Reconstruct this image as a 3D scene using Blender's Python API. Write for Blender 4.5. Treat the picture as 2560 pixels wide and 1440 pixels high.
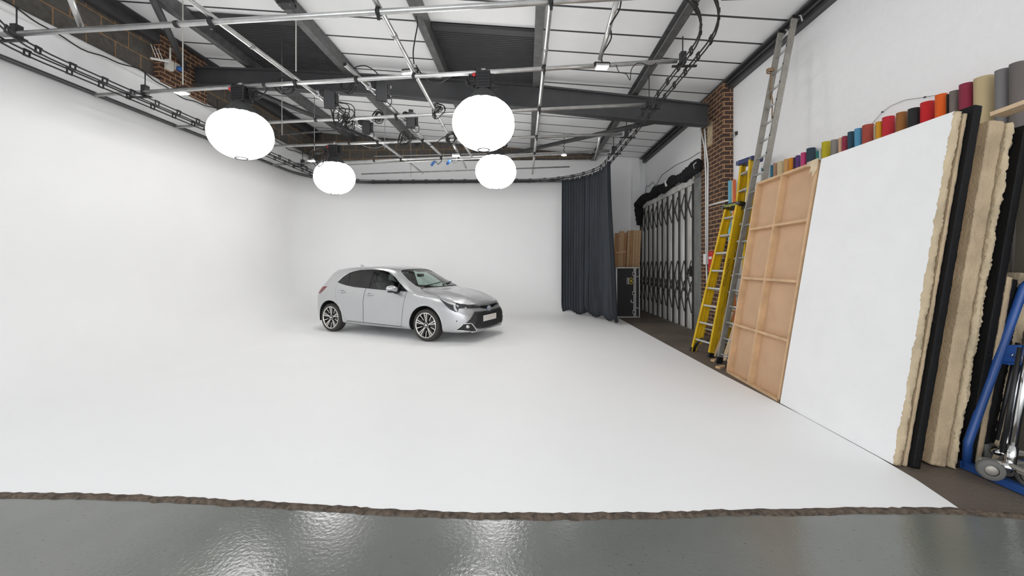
import bpy, bmesh, math, random
import numpy as np
from mathutils import Vector, Matrix
from mathutils.bvhtree import BVHTree
from mathutils.geometry import delaunay_2d_cdt

random.seed(7)
for o in list(bpy.data.objects):
    bpy.data.objects.remove(o, do_unlink=True)
SC = bpy.context.scene
COL = SC.collection
PI = math.pi

# ------------------------------------------------------------------ camera
FPX = 2560 * 14 / 36          # focal length in pixels (14 mm lens)
HOR = 662                     # row of the horizon
CAMH = 1.5
YAW = math.atan(35 / FPX)
CY, SY = math.cos(YAW), math.sin(YAW)
cam = bpy.data.cameras.new('camera')
cam.lens = 14
cam.sensor_width = 36
cam.shift_y = (HOR - 720) / 2560
cam.clip_start = 0.05
cam_ob = bpy.data.objects.new('camera', cam)
cam_ob.location = (0, 0, CAMH)
cam_ob.rotation_euler = (PI / 2, 0, YAW)
COL.objects.link(cam_ob)
SC.camera = cam_ob

# ------------------------------------------------------------------ light and exposure
W = bpy.data.worlds.new('daylight')
SC.world = W
W.use_nodes = True
W.node_tree.nodes['Background'].inputs[0].default_value = (0.95, 0.97, 1.0, 1)
W.node_tree.nodes['Background'].inputs[1].default_value = 2.3
SC.cycles.max_bounces = 16
SC.cycles.diffuse_bounces = 10
SC.view_settings.view_transform = 'Standard'
SC.view_settings.look = 'None'
SC.view_settings.gamma = 1
SC.view_settings.exposure = 0.30
BALLOON_POWER = 6.6
FLOOD_POWER = 70.0


def ray(px, py):
    a = (px - 1280) / FPX
    return Vector((a * CY - SY, a * SY + CY, (HOR - py) / FPX))


def at(px, py, X=None, Y=None, Z=None):
    """Point of the room seen at a photo pixel, on the plane X=, Y= or Z=."""
    d = ray(px, py)
    if X is not None:
        t = X / d.x
    elif Y is not None:
        t = Y / d.y
    else:
        t = (Z - CAMH) / d.z
    return Vector((d.x * t, d.y * t, d.z * t + CAMH))


# ------------------------------------------------------------------ materials
def mat(name, col, rough=0.5, metal=0.0, var=0.0, scale=8.0, bump=0.0, bscale=60.0,
        emit=None, spec=None, coat=0.0, rvar=0.0, stretch=None):
    m = bpy.data.materials.new(name)
    m.use_nodes = True
    nt = m.node_tree
    b = nt.nodes['Principled BSDF']
    b.inputs['Base Color'].default_value = (*col, 1)
    b.inputs['Roughness'].default_value = rough
    b.inputs['Metallic'].default_value = metal
    if coat:
        b.inputs['Coat Weight'].default_value = coat
        b.inputs['Coat Roughness'].default_value = 0.06
    if spec is not None:
        b.inputs['Specular IOR Level'].default_value = spec
    if emit:
        b.inputs['Emission Color'].default_value = (*emit[0], 1)
        b.inputs['Emission Strength'].default_value = emit[1]
    if var or bump or rvar:
        tc = nt.nodes.new('ShaderNodeTexCoord')
        src = tc.outputs['Object']
        if stretch:
            mp = nt.nodes.new('ShaderNodeMapping')
            mp.inputs['Scale'].default_value = stretch
            nt.links.new(src, mp.inputs[0])
            src = mp.outputs[0]
    if var or rvar:
        n = nt.nodes.new('ShaderNodeTexNoise')
        n.inputs['Scale'].default_value = scale
        n.inputs['Detail'].default_value = 6
        nt.links.new(src, n.inputs['Vector'])
    if var:
        r = nt.nodes.new('ShaderNodeValToRGB')
        r.color_ramp.elements[0].position = 0.3
        r.color_ramp.elements[1].position = 0.7
        r.color_ramp.elements[0].color = (*[max(0, c * (1 - var)) for c in col], 1)
        r.color_ramp.elements[1].color = (*[min(1, c * (1 + var)) for c in col], 1)
        nt.links.new(n.outputs['Fac'], r.inputs[0])
        nt.links.new(r.outputs[0], b.inputs['Base Color'])
    if rvar:
        mr = nt.nodes.new('ShaderNodeMapRange')
        mr.inputs[3].default_value = max(0, rough - rvar)
        mr.inputs[4].default_value = min(1, rough + rvar)
        nt.links.new(n.outputs['Fac'], mr.inputs[0])
        nt.links.new(mr.outputs[0], b.inputs['Roughness'])
    if bump:
        n2 = nt.nodes.new('ShaderNodeTexNoise')
        n2.inputs['Scale'].default_value = bscale
        n2.inputs['Detail'].default_value = 4
        nt.links.new(src, n2.inputs['Vector'])
        bp = nt.nodes.new('ShaderNodeBump')
        bp.inputs['Strength'].default_value = bump
        bp.inputs['Distance'].default_value = 0.02
        nt.links.new(n2.outputs['Fac'], bp.inputs['Height'])
        nt.links.new(bp.outputs[0], b.inputs['Normal'])
    return m


def brick_mat(name, c1, c2, mortar, bw, bh, ms, bump=0.6, rough=0.85, msm=0.1, noise=0.3):
    """Courses laid in world metres, true on faces along either wall direction."""
    m = bpy.data.materials.new(name)
    m.use_nodes = True
    nt = m.node_tree
    b = nt.nodes['Principled BSDF']
    b.inputs['Roughness'].default_value = rough
    g = nt.nodes.new('ShaderNodeNewGeometry')
    sp = nt.nodes.new('ShaderNodeSeparateXYZ')
    nt.links.new(g.outputs['Position'], sp.inputs[0])
    ad = nt.nodes.new('ShaderNodeMath')
    nt.links.new(sp.outputs[0], ad.inputs[0])
    nt.links.new(sp.outputs[1], ad.inputs[1])
    cb = nt.nodes.new('ShaderNodeCombineXYZ')
    nt.links.new(ad.outputs[0], cb.inputs[0])
    nt.links.new(sp.outputs[2], cb.inputs[1])
    br = nt.nodes.new('ShaderNodeTexBrick')
    nt.links.new(cb.outputs[0], br.inputs['Vector'])
    br.inputs['Scale'].default_value = 1.0
    br.inputs['Brick Width'].default_value = bw
    br.inputs['Row Height'].default_value = bh
    br.inputs['Mortar Size'].default_value = ms
    br.inputs['Mortar Smooth'].default_value = msm
    br.inputs['Color1'].default_value = (*c1, 1)
    br.inputs['Color2'].default_value = (*c2, 1)
    br.inputs['Mortar'].default_value = (*mortar, 1)
    n = nt.nodes.new('ShaderNodeTexNoise')
    n.inputs['Scale'].default_value = 14
    n.inputs['Detail'].default_value = 6
    nt.links.new(g.outputs['Position'], n.inputs['Vector'])
    mr = nt.nodes.new('ShaderNodeMapRange')
    mr.inputs[3].default_value = 1 - noise
    mr.inputs[4].default_value = 1 + noise
    nt.links.new(n.outputs['Fac'], mr.inputs[0])
    mx = nt.nodes.new('ShaderNodeVectorMath')
    mx.operation = 'SCALE'
    nt.links.new(br.outputs['Color'], mx.inputs[0])
    nt.links.new(mr.outputs[0], mx.inputs['Scale'])
    nt.links.new(mx.outputs[0], b.inputs['Base Color'])
    bp = nt.nodes.new('ShaderNodeBump')
    bp.inputs['Strength'].default_value = bump
    bp.inputs['Distance'].default_value = 0.01
    bp.invert = True
    nt.links.new(br.outputs['Fac'], bp.inputs['Height'])
    b2 = nt.nodes.new('ShaderNodeBump')
    b2.inputs['Strength'].default_value = 0.25
    b2.inputs['Distance'].default_value = 0.01
    nt.links.new(n.outputs['Fac'], b2.inputs['Height'])
    nt.links.new(bp.outputs[0], b2.inputs['Normal'])
    nt.links.new(b2.outputs[0], b.inputs['Normal'])
    return m


def glass_mat(name, tint, refl=0.03):
    m = bpy.data.materials.new(name)
    m.use_nodes = True
    nt = m.node_tree
    nt.nodes.remove(nt.nodes['Principled BSDF'])
    t = nt.nodes.new('ShaderNodeBsdfTransparent')
    t.inputs[0].default_value = (*tint, 1)
    g = nt.nodes.new('ShaderNodeBsdfGlossy')
    g.inputs['Roughness'].default_value = refl
    g.inputs[0].default_value = (1, 1, 1, 1)
    lw = nt.nodes.new('ShaderNodeLayerWeight')
    pw = nt.nodes.new('ShaderNodeMath')
    pw.operation = 'POWER'
    pw.inputs[1].default_value = 4.0
    nt.links.new(lw.outputs['Facing'], pw.inputs[0])
    fr = nt.nodes.new('ShaderNodeMath')
    fr.operation = 'MULTIPLY_ADD'
    fr.inputs[1].default_value = 0.80
    fr.inputs[2].default_value = 0.05
    nt.links.new(pw.outputs[0], fr.inputs[0])
    mx = nt.nodes.new('ShaderNodeMixShader')
    nt.links.new(fr.outputs[0], mx.inputs[0])
    nt.links.new(t.outputs[0], mx.inputs[1])
    nt.links.new(g.outputs[0], mx.inputs[2])
    nt.links.new(mx.outputs[0], nt.nodes['Material Output'].inputs[0])
    return m


M = {}
M['cove'] = mat('cove_white_paint', (0.90, 0.90, 0.90), 0.55, var=0.008, scale=1.3, bump=0.03, bscale=25)
M['white_wall'] = brick_mat('painted_blockwork', (0.90, 0.90, 0.90), (0.895, 0.895, 0.895), (0.89, 0.89, 0.89), 0.46, 0.23, 0.012, bump=0.07, rough=0.7, msm=0.6, noise=0.03)
M['render_wall'] = mat('painted_render', (0.89, 0.89, 0.89), 0.7, var=0.03, scale=3, bump=0.12, bscale=18)
M['brick'] = brick_mat('brown_brick', (0.085, 0.045, 0.03), (0.05, 0.03, 0.024), (0.42, 0.24, 0.12), 0.24, 0.0855, 0.009, bump=0.8)
M['block'] = brick_mat('dark_blockwork', (0.11, 0.10, 0.09), (0.085, 0.08, 0.07), (0.30, 0.17, 0.08), 0.46, 0.30, 0.010, bump=0.5, noise=0.5)
M['steel'] = mat('dark_painted_steel', (0.050, 0.050, 0.052), 0.45, var=0.12, scale=4)
M['steel_black'] = mat('black_painted_steel', (0.022, 0.022, 0.023), 0.5, var=0.2, scale=4)
M['galv'] = mat('grey_galvanised_steel', (0.13, 0.13, 0.13), 0.42, metal=0.3, var=0.25, scale=9)
M['slat'] = mat('charcoal_louvre', (0.030, 0.030, 0.031), 0.55, var=0.15, scale=3)
M['pipe'] = mat('aluminium_tube', (0.62, 0.62, 0.61), 0.33, metal=0.85, var=0.12, scale=7)
M['pipe_dull'] = mat('dull_steel_tube', (0.30, 0.30, 0.29), 0.45, metal=0.6, var=0.25, scale=7)
M['rope'] = mat('pale_rope', (0.55, 0.53, 0.49), 0.9)
M['rope_brown'] = mat('brown_rope', (0.30, 0.20, 0.12), 0.95)
M['black'] = mat('black_plastic', (0.012, 0.012, 0.013), 0.42)
M['blackm'] = mat('matt_black_metal', (0.016, 0.016, 0.017), 0.55)
M['cable'] = mat('black_rubber_cable', (0.012, 0.012, 0.012), 0.55)
M['grey_cable'] = mat('grey_wire', (0.25, 0.25, 0.25), 0.6)
M['chrome'] = mat('chrome', (0.72, 0.72, 0.72), 0.14, metal=1.0)
M['alu'] = mat('brushed_aluminium', (0.55, 0.55, 0.54), 0.4, metal=0.75, var=0.1, scale=20)
M['alu_dirty'] = mat('weathered_aluminium', (0.36, 0.34, 0.30), 0.5, metal=0.5, var=0.15, scale=12)
M['rusty'] = mat('rusty_clamp', (0.09, 0.055, 0.035), 0.8, var=0.4, scale=20)
M['red'] = mat('red_plastic', (0.55, 0.03, 0.03), 0.5)
M['blue_socket'] = mat('blue_plastic', (0.03, 0.11, 0.33), 0.4)
M['cream'] = mat('cream_plastic', (0.66, 0.64, 0.58), 0.5)
M['white_plastic'] = mat('white_plastic', (0.75, 0.75, 0.74), 0.45)
M['fabric'] = mat('dark_navy_fabric', (0.033, 0.039, 0.048), 0.8, var=0.25, scale=5, stretch=(1, 1, .15))
M['black_cloth'] = mat('black_cloth', (0.010, 0.010, 0.011), 0.95, var=0.3, scale=12, bump=0.4, bscale=30)
M['gate'] = mat('worn_grey_gate_steel', (0.62, 0.61, 0.58), 0.42, metal=0.1, var=0.3, scale=3, stretch=(1, 1, .25))
M['gate_dark'] = mat('dark_gate_bars', (0.035, 0.033, 0.03), 0.6)
M['post'] = mat('grey_gate_post', (0.20, 0.205, 0.195), 0.55, var=0.2, scale=4)
M['pine'] = mat('pine_timber', (0.57, 0.36, 0.19), 0.7, var=0.15, scale=6, stretch=(6, 1, 6))
M['pine_dark'] = mat('dark_pine_timber', (0.46, 0.25, 0.11), 0.7, var=0.22, scale=6, stretch=(6, 6, .6))  # darker, browner pine tone for some boards of the stack
M['pine_pale'] = mat('pale_pine_batten', (0.70, 0.52, 0.34), 0.7, var=0.08, scale=6)
M['hardboard'] = mat('tan_hardboard', (0.56, 0.36, 0.22), 0.75, var=0.06, scale=4)
M['yellow'] = mat('yellow_fibreglass', (0.62, 0.40, 0.008), 0.45, var=0.12, scale=7, spec=.4)
M['blue_cap'] = mat('navy_plastic', (0.022, 0.035, 0.12), 0.5)
M['blue_steel'] = mat('blue_painted_steel', (0.02, 0.075, 0.27), 0.35, var=0.15, scale=8)
M['poly_white'] = mat('white_painted_polystyrene', (0.86, 0.86, 0.86), 0.75, var=0.02, scale=3, bump=0.15, bscale=40)
M['poly'] = mat('yellowed_polystyrene', (0.52, 0.42, 0.28), 0.85, var=0.16, scale=5, bump=0.5, bscale=45)
M['poly2'] = mat('buff_polystyrene', (0.46, 0.355, 0.23), 0.85, var=0.18, scale=4, bump=0.4, bscale=60)
M['poly_black'] = mat('black_painted_polystyrene', (0.006, 0.006, 0.0065), 0.7, bump=0.3, bscale=40, spec=.25)
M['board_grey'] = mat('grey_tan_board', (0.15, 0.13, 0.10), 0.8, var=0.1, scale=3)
M['emit'] = mat('lamp_glow', (0.9, 0.9, 0.9), 0.5, emit=((1, 0.985, 0.96), BALLOON_POWER))
for _n, _k in (('emit_left', .74), ('emit_rear', 1.45)):
    M[_n] = mat('lamp_glow_' + _n, (0.9, 0.9, 0.9), 0.5, emit=((1, 0.985, 0.96), BALLOON_POWER * _k))
M['flood_emit'] = mat('floodlight_glow', (0.9, 0.9, 0.9), 0.5, emit=((1, 0.99, 0.95), FLOOD_POWER))
M['skirt'] = mat('grey_lamp_skirt', (0.05, 0.05, 0.052), 0.75, var=0.2, scale=9)
M['seam'] = mat('lamp_seam', (0.07, 0.07, 0.07), 0.9, spec=0)
M['strip_edge'] = mat('worn_screed_edge', (0.10, 0.075, 0.055), 0.9, var=0.6, scale=30, bump=1.0, bscale=60)


def floor_mat(name, c1, c2, c3, rough, rv, bump):
    m = bpy.data.materials.new(name)
    m.use_nodes = True
    nt = m.node_tree
    b = nt.nodes['Principled BSDF']
    b.inputs['Specular IOR Level'].default_value = 0.85 if rough < .4 else 0.4
    g = nt.nodes.new('ShaderNodeNewGeometry')
    def noise(scale, det, stretch=None):
        n = nt.nodes.new('ShaderNodeTexNoise')
        n.inputs['Scale'].default_value = scale
        n.inputs['Detail'].default_value = det
        src = g.outputs['Position']
        if stretch:
            mp = nt.nodes.new('ShaderNodeMapping')
            mp.inputs['Scale'].default_value = stretch
            mp.inputs['Rotation'].default_value = (0, 0, 0.5)
            nt.links.new(src, mp.inputs[0])
            src = mp.outputs[0]
        nt.links.new(src, n.inputs['Vector'])
        return n.outputs['Fac']
    big = noise(1.1, 7)
    r = nt.nodes.new('ShaderNodeValToRGB')
    e = r.color_ramp.elements
    e[0].position, e[0].color = 0.33, (*c1, 1)
    e[1].position, e[1].color = 0.68, (*c2, 1)
    nt.links.new(big, r.inputs[0])
    sp = noise(38, 3, (1, 2.4, 1))
    rs = nt.nodes.new('ShaderNodeValToRGB')
    rs.color_ramp.elements[0].position = 0.66
    rs.color_ramp.elements[1].position = 0.74
    nt.links.new(sp, rs.inputs[0])
    mx = nt.nodes.new('ShaderNodeMix')
    mx.data_type = 'RGBA'
    nt.links.new(rs.outputs[0], mx.inputs[0])
    nt.links.new(r.outputs[0], mx.inputs[6])
    mx.inputs[7].default_value = (*c3, 1)
    nt.links.new(mx.outputs[2], b.inputs['Base Color'])
    mr = nt.nodes.new('ShaderNodeMapRange')
    mr.inputs[1].default_value = 0.3
    mr.inputs[2].default_value = 0.7
    mr.inputs[3].default_value = rough - rv
    mr.inputs[4].default_value = rough + rv
    nt.links.new(noise(1.6, 4), mr.inputs[0])
    nt.links.new(mr.outputs[0], b.inputs['Roughness'])
    bp = nt.nodes.new('ShaderNodeBump')
    bp.inputs['Strength'].default_value = bump
    bp.inputs['Distance'].default_value = 0.01
    nt.links.new(noise(45, 3), bp.inputs['Height'])
    nt.links.new(bp.outputs[0], b.inputs['Normal'])
    return m


M['floor'] = floor_mat('grey_floor_paint', (0.138, 0.148, 0.130), (0.185, 0.19, 0.18), (0.07, 0.062, 0.05), 0.165, 0.05, 0.14)
M['floor_side'] = floor_mat('brown_bare_floor', (0.105, 0.085, 0.068), (0.16, 0.13, 0.105), (0.26, 0.22, 0.19), 0.6, 0.1, 0.4)


# ------------------------------------------------------------------ mesh helpers
def box(bm, c, s, rot=None, mi=0, bev=0.0):
    mtx = Matrix.Translation(Vector(c))
    if rot is not None:
        mtx = mtx @ rot.to_4x4()
    mtx = mtx @ Matrix.Diagonal((*s, 1))
    ret = bmesh.ops.create_cube(bm, size=1, matrix=mtx)
    fs = set(f for v in ret['verts'] for f in v.link_faces)
    for f in fs:
        f.material_index = mi
    if bev:
        es = set(e for v in ret['verts'] for e in v.link_edges)
        r2 = bmesh.ops.bevel(bm, geom=list(es), offset=bev, segments=2, affect='EDGES', profile=0.5)
        for f in r2['faces']:
            f.material_index = mi


def bar(bm, a, b, w, h=None, up=Vector((0, 0, 1)), mi=0, bev=0):
    """Rectangular bar between two points."""
    a, b = Vector(a), Vector(b)
    h = w if h is None else h
    d = b - a
    L = d.length
    z = d.normalized()
    x = up.cross(z)
    if x.length < 1e-4:
        x = Vector((1, 0, 0)).cross(z)
    x.normalize()
    y = z.cross(x)
    box(bm, (a + b) / 2, (w, h, L), Matrix((x, y, z)).transposed(), mi, bev)


def tube(bm, pts, r, seg=8, closed=False, caps=True, mi=0):
    pts = [Vector(p) for p in pts]
    n = len(pts)
    rs = r if isinstance(r, (list, tuple)) else [r] * n
    rings = []
    prev = None
    for i, p in enumerate(pts):
        if closed:
            t = pts[(i + 1) % n] - pts[i - 1]
        else:
            t = pts[min(i + 1, n - 1)] - pts[max(i - 1, 0)]
        t.normalize()
        if prev is None:
            u = Vector((0, 0, 1)).cross(t)
            if u.length < 1e-3:
                u = Vector((1, 0, 0)).cross(t)
            u.normalize()
        else:
            u = prev - t * prev.dot(t)
            u.normalize()
        prev = u
        v = t.cross(u)
        rings.append([bm.verts.new(p + (u * math.cos(2 * PI * k / seg) + v * math.sin(2 * PI * k / seg)) * rs[i]) for k in range(seg)])
    m = n if closed else n - 1
    for i in range(m):
        A, B = rings[i], rings[(i + 1) % n]
        for k in range(seg):
            f = bm.faces.new((A[k], A[(k + 1) % seg], B[(k + 1) % seg], B[k]))
            f.smooth = True
            f.material_index = mi
    if caps and not closed:
        for f in (bm.faces.new(list(reversed(rings[0]))), bm.faces.new(rings[-1])):
            f.material_index = mi


def lathe(bm, prof, seg=32, mtx=None, smooth=True, mi=0, rfun=None):
    """prof: (radius, z) pairs, spun about z."""
    mtx = mtx or Matrix()
    rings = []
    for r, z in prof:
        if r < 1e-6:
            rings.append([bm.verts.new(mtx @ Vector((0, 0, z)))])
        else:
            rings.append([bm.verts.new(mtx @ Vector((r * (rfun(2 * PI * k / seg, z) if rfun else 1) * math.cos(2 * PI * k / seg), r * (rfun(2 * PI * k / seg, z) if rfun else 1) * math.sin(2 * PI * k / seg), z))) for k in range(seg)])
    for A, B in zip(rings, rings[1:]):
        for k in range(seg):
            a0, a1 = A[k % len(A)], A[(k + 1) % seg % len(A)]
            b0, b1 = B[k % len(B)], B[(k + 1) % seg % len(B)]
            q = []
            for v in (a0, a1, b1, b0):
                if v not in q:
                    q.append(v)
            if len(q) > 2:
                f = bm.faces.new(q)
                f.smooth = smooth
                f.material_index = mi


def prism(bm, poly, h, mtx=None, mi=0):
    """poly: (x, y) pairs extruded from z=0 to z=h."""
    mtx = mtx or Matrix()
    A = [bm.verts.new(mtx @ Vector((x, y, 0))) for x, y in poly]
    B = [bm.verts.new(mtx @ Vector((x, y, h))) for x, y in poly]
    n = len(poly)
    fs = [bm.faces.new(list(reversed(A))), bm.faces.new(B)]
    for k in range(n):
        fs.append(bm.faces.new((A[k], A[(k + 1) % n], B[(k + 1) % n], B[k])))
    for f in fs:
        f.material_index = mi


def obj(name, bm, m, parent=None, recalc=True, origin=None):
    """ONE mesh object from a bmesh."""
    if recalc:
        bmesh.ops.recalc_face_normals(bm, faces=bm.faces[:])
    if origin is not None:
        bmesh.ops.translate(bm, vec=-Vector(origin), verts=bm.verts[:])
    me = bpy.data.meshes.new(name)
    bm.to_mesh(me)
    bm.free()
    for x in (m if isinstance(m, (list, tuple)) else [m]):
        me.materials.append(M[x] if isinstance(x, str) else x)
    o = bpy.data.objects.new(name, me)
    COL.objects.link(o)
    if origin is not None:
        o.location = origin
    if parent is not None:
        o.parent = parent
    return o


def tag(o, label, cat, group=None):
    o['label'] = label
    o['category'] = cat
    if group:
        o['group'] = group
    return o


def thing(name, label, cat, loc=(0, 0, 0), rot=None, group=None):
    o = bpy.data.objects.new(name, None)
    COL.objects.link(o)
    mt = Matrix.Translation(Vector(loc))
    if rot is not None:
        mt = mt @ (rot.to_4x4() if not isinstance(rot, (int, float)) else Matrix.Rotation(rot, 4, 'Z'))
    o.matrix_world = mt
    o.empty_display_size = 0.1
    return tag(o, label, cat, group)


def struct(name, bm, m, parent=None, label=None):
    o = obj(name, bm, m, parent)
    if parent is None:
        o['kind'] = 'structure'
    if label:
        o['label'] = label
    return o


def dup(root, loc=None, label=None, group=None, mtx=None):
    r = root.copy()
    COL.objects.link(r)
    if mtx is not None:
        r.matrix_world = mtx
    elif loc is not None:
        r.location = loc
    if label:
        r['label'] = label
    if group:
        r['group'] = group
    for ch in list(root.children):
        c = ch.copy()
        COL.objects.link(c)
        c.parent = r
        for g in list(ch.children):
            d = g.copy()
            COL.objects.link(d)
            d.parent = c
    return r


def text_obj(name, body, size, m, parent, mtx, ext=0.001, align='CENTER'):
    cu = bpy.data.curves.new(name, 'FONT')
    cu.body = body
    cu.size = size
    cu.extrude = ext
    cu.align_x = align
    cu.align_y = 'CENTER'
    tmp = bpy.data.objects.new(name + '_curve', cu)
    COL.objects.link(tmp)
    me = bpy.data.meshes.new_from_object(tmp.evaluated_get(bpy.context.evaluated_depsgraph_get()))
    bpy.data.objects.remove(tmp, do_unlink=True)
    me.materials.clear()
    me.materials.append(M[m])
    o = bpy.data.objects.new(name, me)
    COL.objects.link(o)
    o.parent = parent
    o.matrix_local = mtx
    return o


def basis(o, ux, uy):
    """Rotation whose columns are x along ux, y near uy, z the normal."""
    x = Vector(ux).normalized()
    y = Vector(uy)
    y = (y - x * y.dot(x)).normalized()
    z = x.cross(y)
    return Matrix.Translation(Vector(o)) @ Matrix((x, y, z)).transposed().to_4x4()
# ------------------------------------------------------------------ the room
XL, XW, YB, YF = -7.15, 3.95, 13.35, -3.0
GZ = 4.2                      # height of the tube grid
def roof(x):
    return 5.03 + (XW - x) * 0.0877

bm = bmesh.new()
box(bm, ((XL + XW) / 2, (YB + YF) / 2, -0.05), (XW - XL + 1, YB - YF + 1, 0.1))
struct('floor', bm, 'floor')

# bare brown strip beside the white floor
edge_r = [(2.64, 2.519), (2.70, 2.85), (2.722, 3.16), (2.725, 4.05), (2.66, 5.57), (2.62, 8.0), (2.575, 11.5), (2.56, YB)]
front_pts = [at(x, y, Z=0.0) for x, y in ((0, 1240), (150, 1241), (330, 1246), (600, 1259), (800, 1272), (1000, 1284), (1200, 1292), (1400, 1293), (1600, 1291), (1900, 1284), (2150, 1279), (2400, 1280))]
front = [(-6.9, 2.58)] + [(p.x, p.y) for p in front_pts]
bm = bmesh.new()
poly = [(front[-1][0], front[-1][1] - .03)] + edge_r + [(XW, YB), (XW, 2.40), (3.3, 2.47)]
prism(bm, poly[0:1] + poly[1:], 0.004)
struct('floor', bm, 'floor_side')

# worn broken edge of the screed along the front of the white floor
bm = bmesh.new()
rnd = random.Random(3)
line = []
full = front + [(3.3, 2.43), (XW, 2.36)]
for (x0, y0), (x1, y1) in zip(full, full[1:]):
    n = max(2, int(abs(x1 - x0) / 0.035))
    for k in range(n):
        line.append((x0 + (x1 - x0) * k / n, y0 + (y1 - y0) * k / n))
rowsA, rowsB, rowsC = [], [], []
wob = 0
for i, (x, y) in enumerate(line):
    wob = wob * .8 + rnd.uniform(-.006, .006)
    rowsA.append(bm.verts.new((x, y - 0.024 + wob + rnd.uniform(-.007, .005), 0.0005)))
    rowsB.append(bm.verts.new((x, y - .004 + rnd.uniform(-.005, .004), 0.0148 + rnd.uniform(-.0003, .001))))
    rowsC.append(bm.verts.new((x, y + .016 + wob * .6 + rnd.uniform(-.005, .010), 0.0152)))
for R, S in ((rowsA, rowsB), (rowsB, rowsC)):
    for i in range(len(line) - 1):
        bm.faces.new((R[i], R[i + 1], S[i + 1], S[i]))
struct('trim_1', bm, 'strip_edge')

# cyclorama: white floor slab sweeping up into the left and back wall
CX, CYB, CTOP, RR, RC = -6.86, 12.98, 4.2, 1.4, 1.75
path = []
for k in range(18):
    path.append((CX, 2.58 + (CYB - RC - 2.58) * k / 18, 1, 0))
for k in range(17):
    a = PI - (PI / 2) * k / 16
    path.append((CX + RC + RC * math.cos(a), CYB - RC + RC * math.sin(a), -math.cos(a), -math.sin(a)))
for k in range(1, 13):
    path.append((CX + RC + (2.3 - CX - RC) * k / 12, CYB, 0, -1))
prof = [(RR, 0.014)] + [(RR - RR * math.sin(a), RR - RR * math.cos(a) + .014 * math.cos(a)) for a in [PI / 2 * k / 14 for k in range(1, 15)]] + [(0, z) for z in (2.1, 2.8, 3.5, CTOP)]
bm = bmesh.new()
grid = []
for (x, y, nx, ny) in path:
    grid.append([bm.verts.new((x + nx * o, y + ny * o, z)) for o, z in prof])
for A, B in zip(grid, grid[1:]):
    for k in range(len(prof) - 1):
        f = bm.faces.new((A[k], B[k], B[k + 1], A[k + 1]))
        f.smooth = True
top_back = [[bm.verts.new((x - nx * .12, y - ny * .12, z)) for z in (CTOP, CTOP - .35)] for (x, y, nx, ny) in path]
for i in range(len(path) - 1):
    bm.faces.new((grid[i][-1], grid[i + 1][-1], top_back[i + 1][0], top_back[i][0]))
    bm.faces.new((top_back[i][0], top_back[i + 1][0], top_back[i + 1][1], top_back[i][1]))
inner = [g[0] for g in grid]
outline = list(reversed(edge_r[:-2])) 
rim = [bm.verts.new((x, y, 0.014)) for x, y in [(2.575, 11.5)] + [(a, b) for a, b in reversed(edge_r[:6])]]
frontv = [bm.verts.new((x, y + .008, 0.014)) for x, y in reversed(front[1:-1])]
loop = inner + rim + frontv
ff = bm.faces.new(loop)
bmesh.ops.triangulate(bm, faces=[ff])
# slab edge at the front and right
lo = {}
edge_loop = rim + frontv
for a, b in zip(edge_loop, edge_loop[1:]):
    for v in (a, b):
        if v not in lo:
            lo[v] = bm.verts.new((v.co.x, v.co.y, -0.002))
    bm.faces.new((a, b, lo[b], lo[a]))
# plywood end of the back curve behind the curtain
g = grid[-1]
endv = [bm.verts.new((v.co.x + .001, v.co.y, v.co.z)) for v in g]
endb = [bm.verts.new((v.co.x + .001, v.co.y + .05 + (.02 if v.co.z < 1 else 0), max(0, v.co.z - .03))) for v in g]
for k in range(len(g) - 1):
    f = bm.faces.new((endv[k], endb[k], endb[k + 1], endv[k + 1]))
    f.material_index = 1
M['ply_edge'] = mat('olive_plywood_edge', (0.21, 0.20, 0.13), 0.8, var=0.15, scale=5)
cyc = obj('wall_cyclorama', bm, ['cove', 'ply_edge'])
cyc['kind'] = 'structure'
cyc['label'] = 'seamless white curved photo cove and floor'

# dark lip along the top of the cove
bm = bmesh.new()
for dz, dd, r in ((0.0, 0.0, .016), (.045, -.03, .012), (.07, -.075, .012)):
    tube(bm, [(x - nx * (-.012) + nx * dd, y - ny * (-.012) + ny * dd, CTOP + dz) for x, y, nx, ny in path], r, 6)
struct('trim_2', bm, 'steel')

# walls
bz = at(1000, 388, Y=YB).z
bm = bmesh.new()
box(bm, (XL - .1, (YB + YF) / 2, 2.5), (.2, YB - YF + .4, 5.0 + .02))
struct('wall_left', bm, 'render_wall')
bm = bmesh.new()
box(bm, (XL - .11, (YB + YF) / 2, 5.51), (.2, YB - YF + .4, 1.0))
struct('wall_left', bm, 'block')
bm = bmesh.new()
box(bm, ((XL + XW) / 2, YB + .1, 2.5), (XW - XL + .4, .2, 5.0))
struct('wall_back', bm, 'white_wall')
bm = bmesh.new()
prism(bm, [(XL, 4.985), (2.28, 4.98), (2.28, roof(2.28)), (XL, roof(XL))], .2, Matrix.Translation((0, YB + .21, 0)) @ Matrix.Rotation(PI / 2, 4, 'X'))
struct('wall_back', bm, 'block')
bm = bmesh.new()
prism(bm, [(2.28, 4.98), (XW, 4.98), (XW, roof(XW)), (2.28, roof(2.28))], .2, Matrix.Translation((0, YB + .21, 0)) @ Matrix.Rotation(PI / 2, 4, 'X'))
struct('wall_back', bm, 'white_wall')
bm = bmesh.new()
box(bm, (XW + .1, (YB + YF) / 2, 2.55), (.2, YB - YF + .4, 5.1))
struct('wall_right', bm, 'white_wall')
# slim white pilaster in the far right corner
bm = bmesh.new()
p = at(1590, 420, Y=YB - .1)
box(bm, (p.x - .02, YB - .09, 2.45), (.24, .18, 4.9))
struct('trim_3', bm, 'white_wall')

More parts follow.
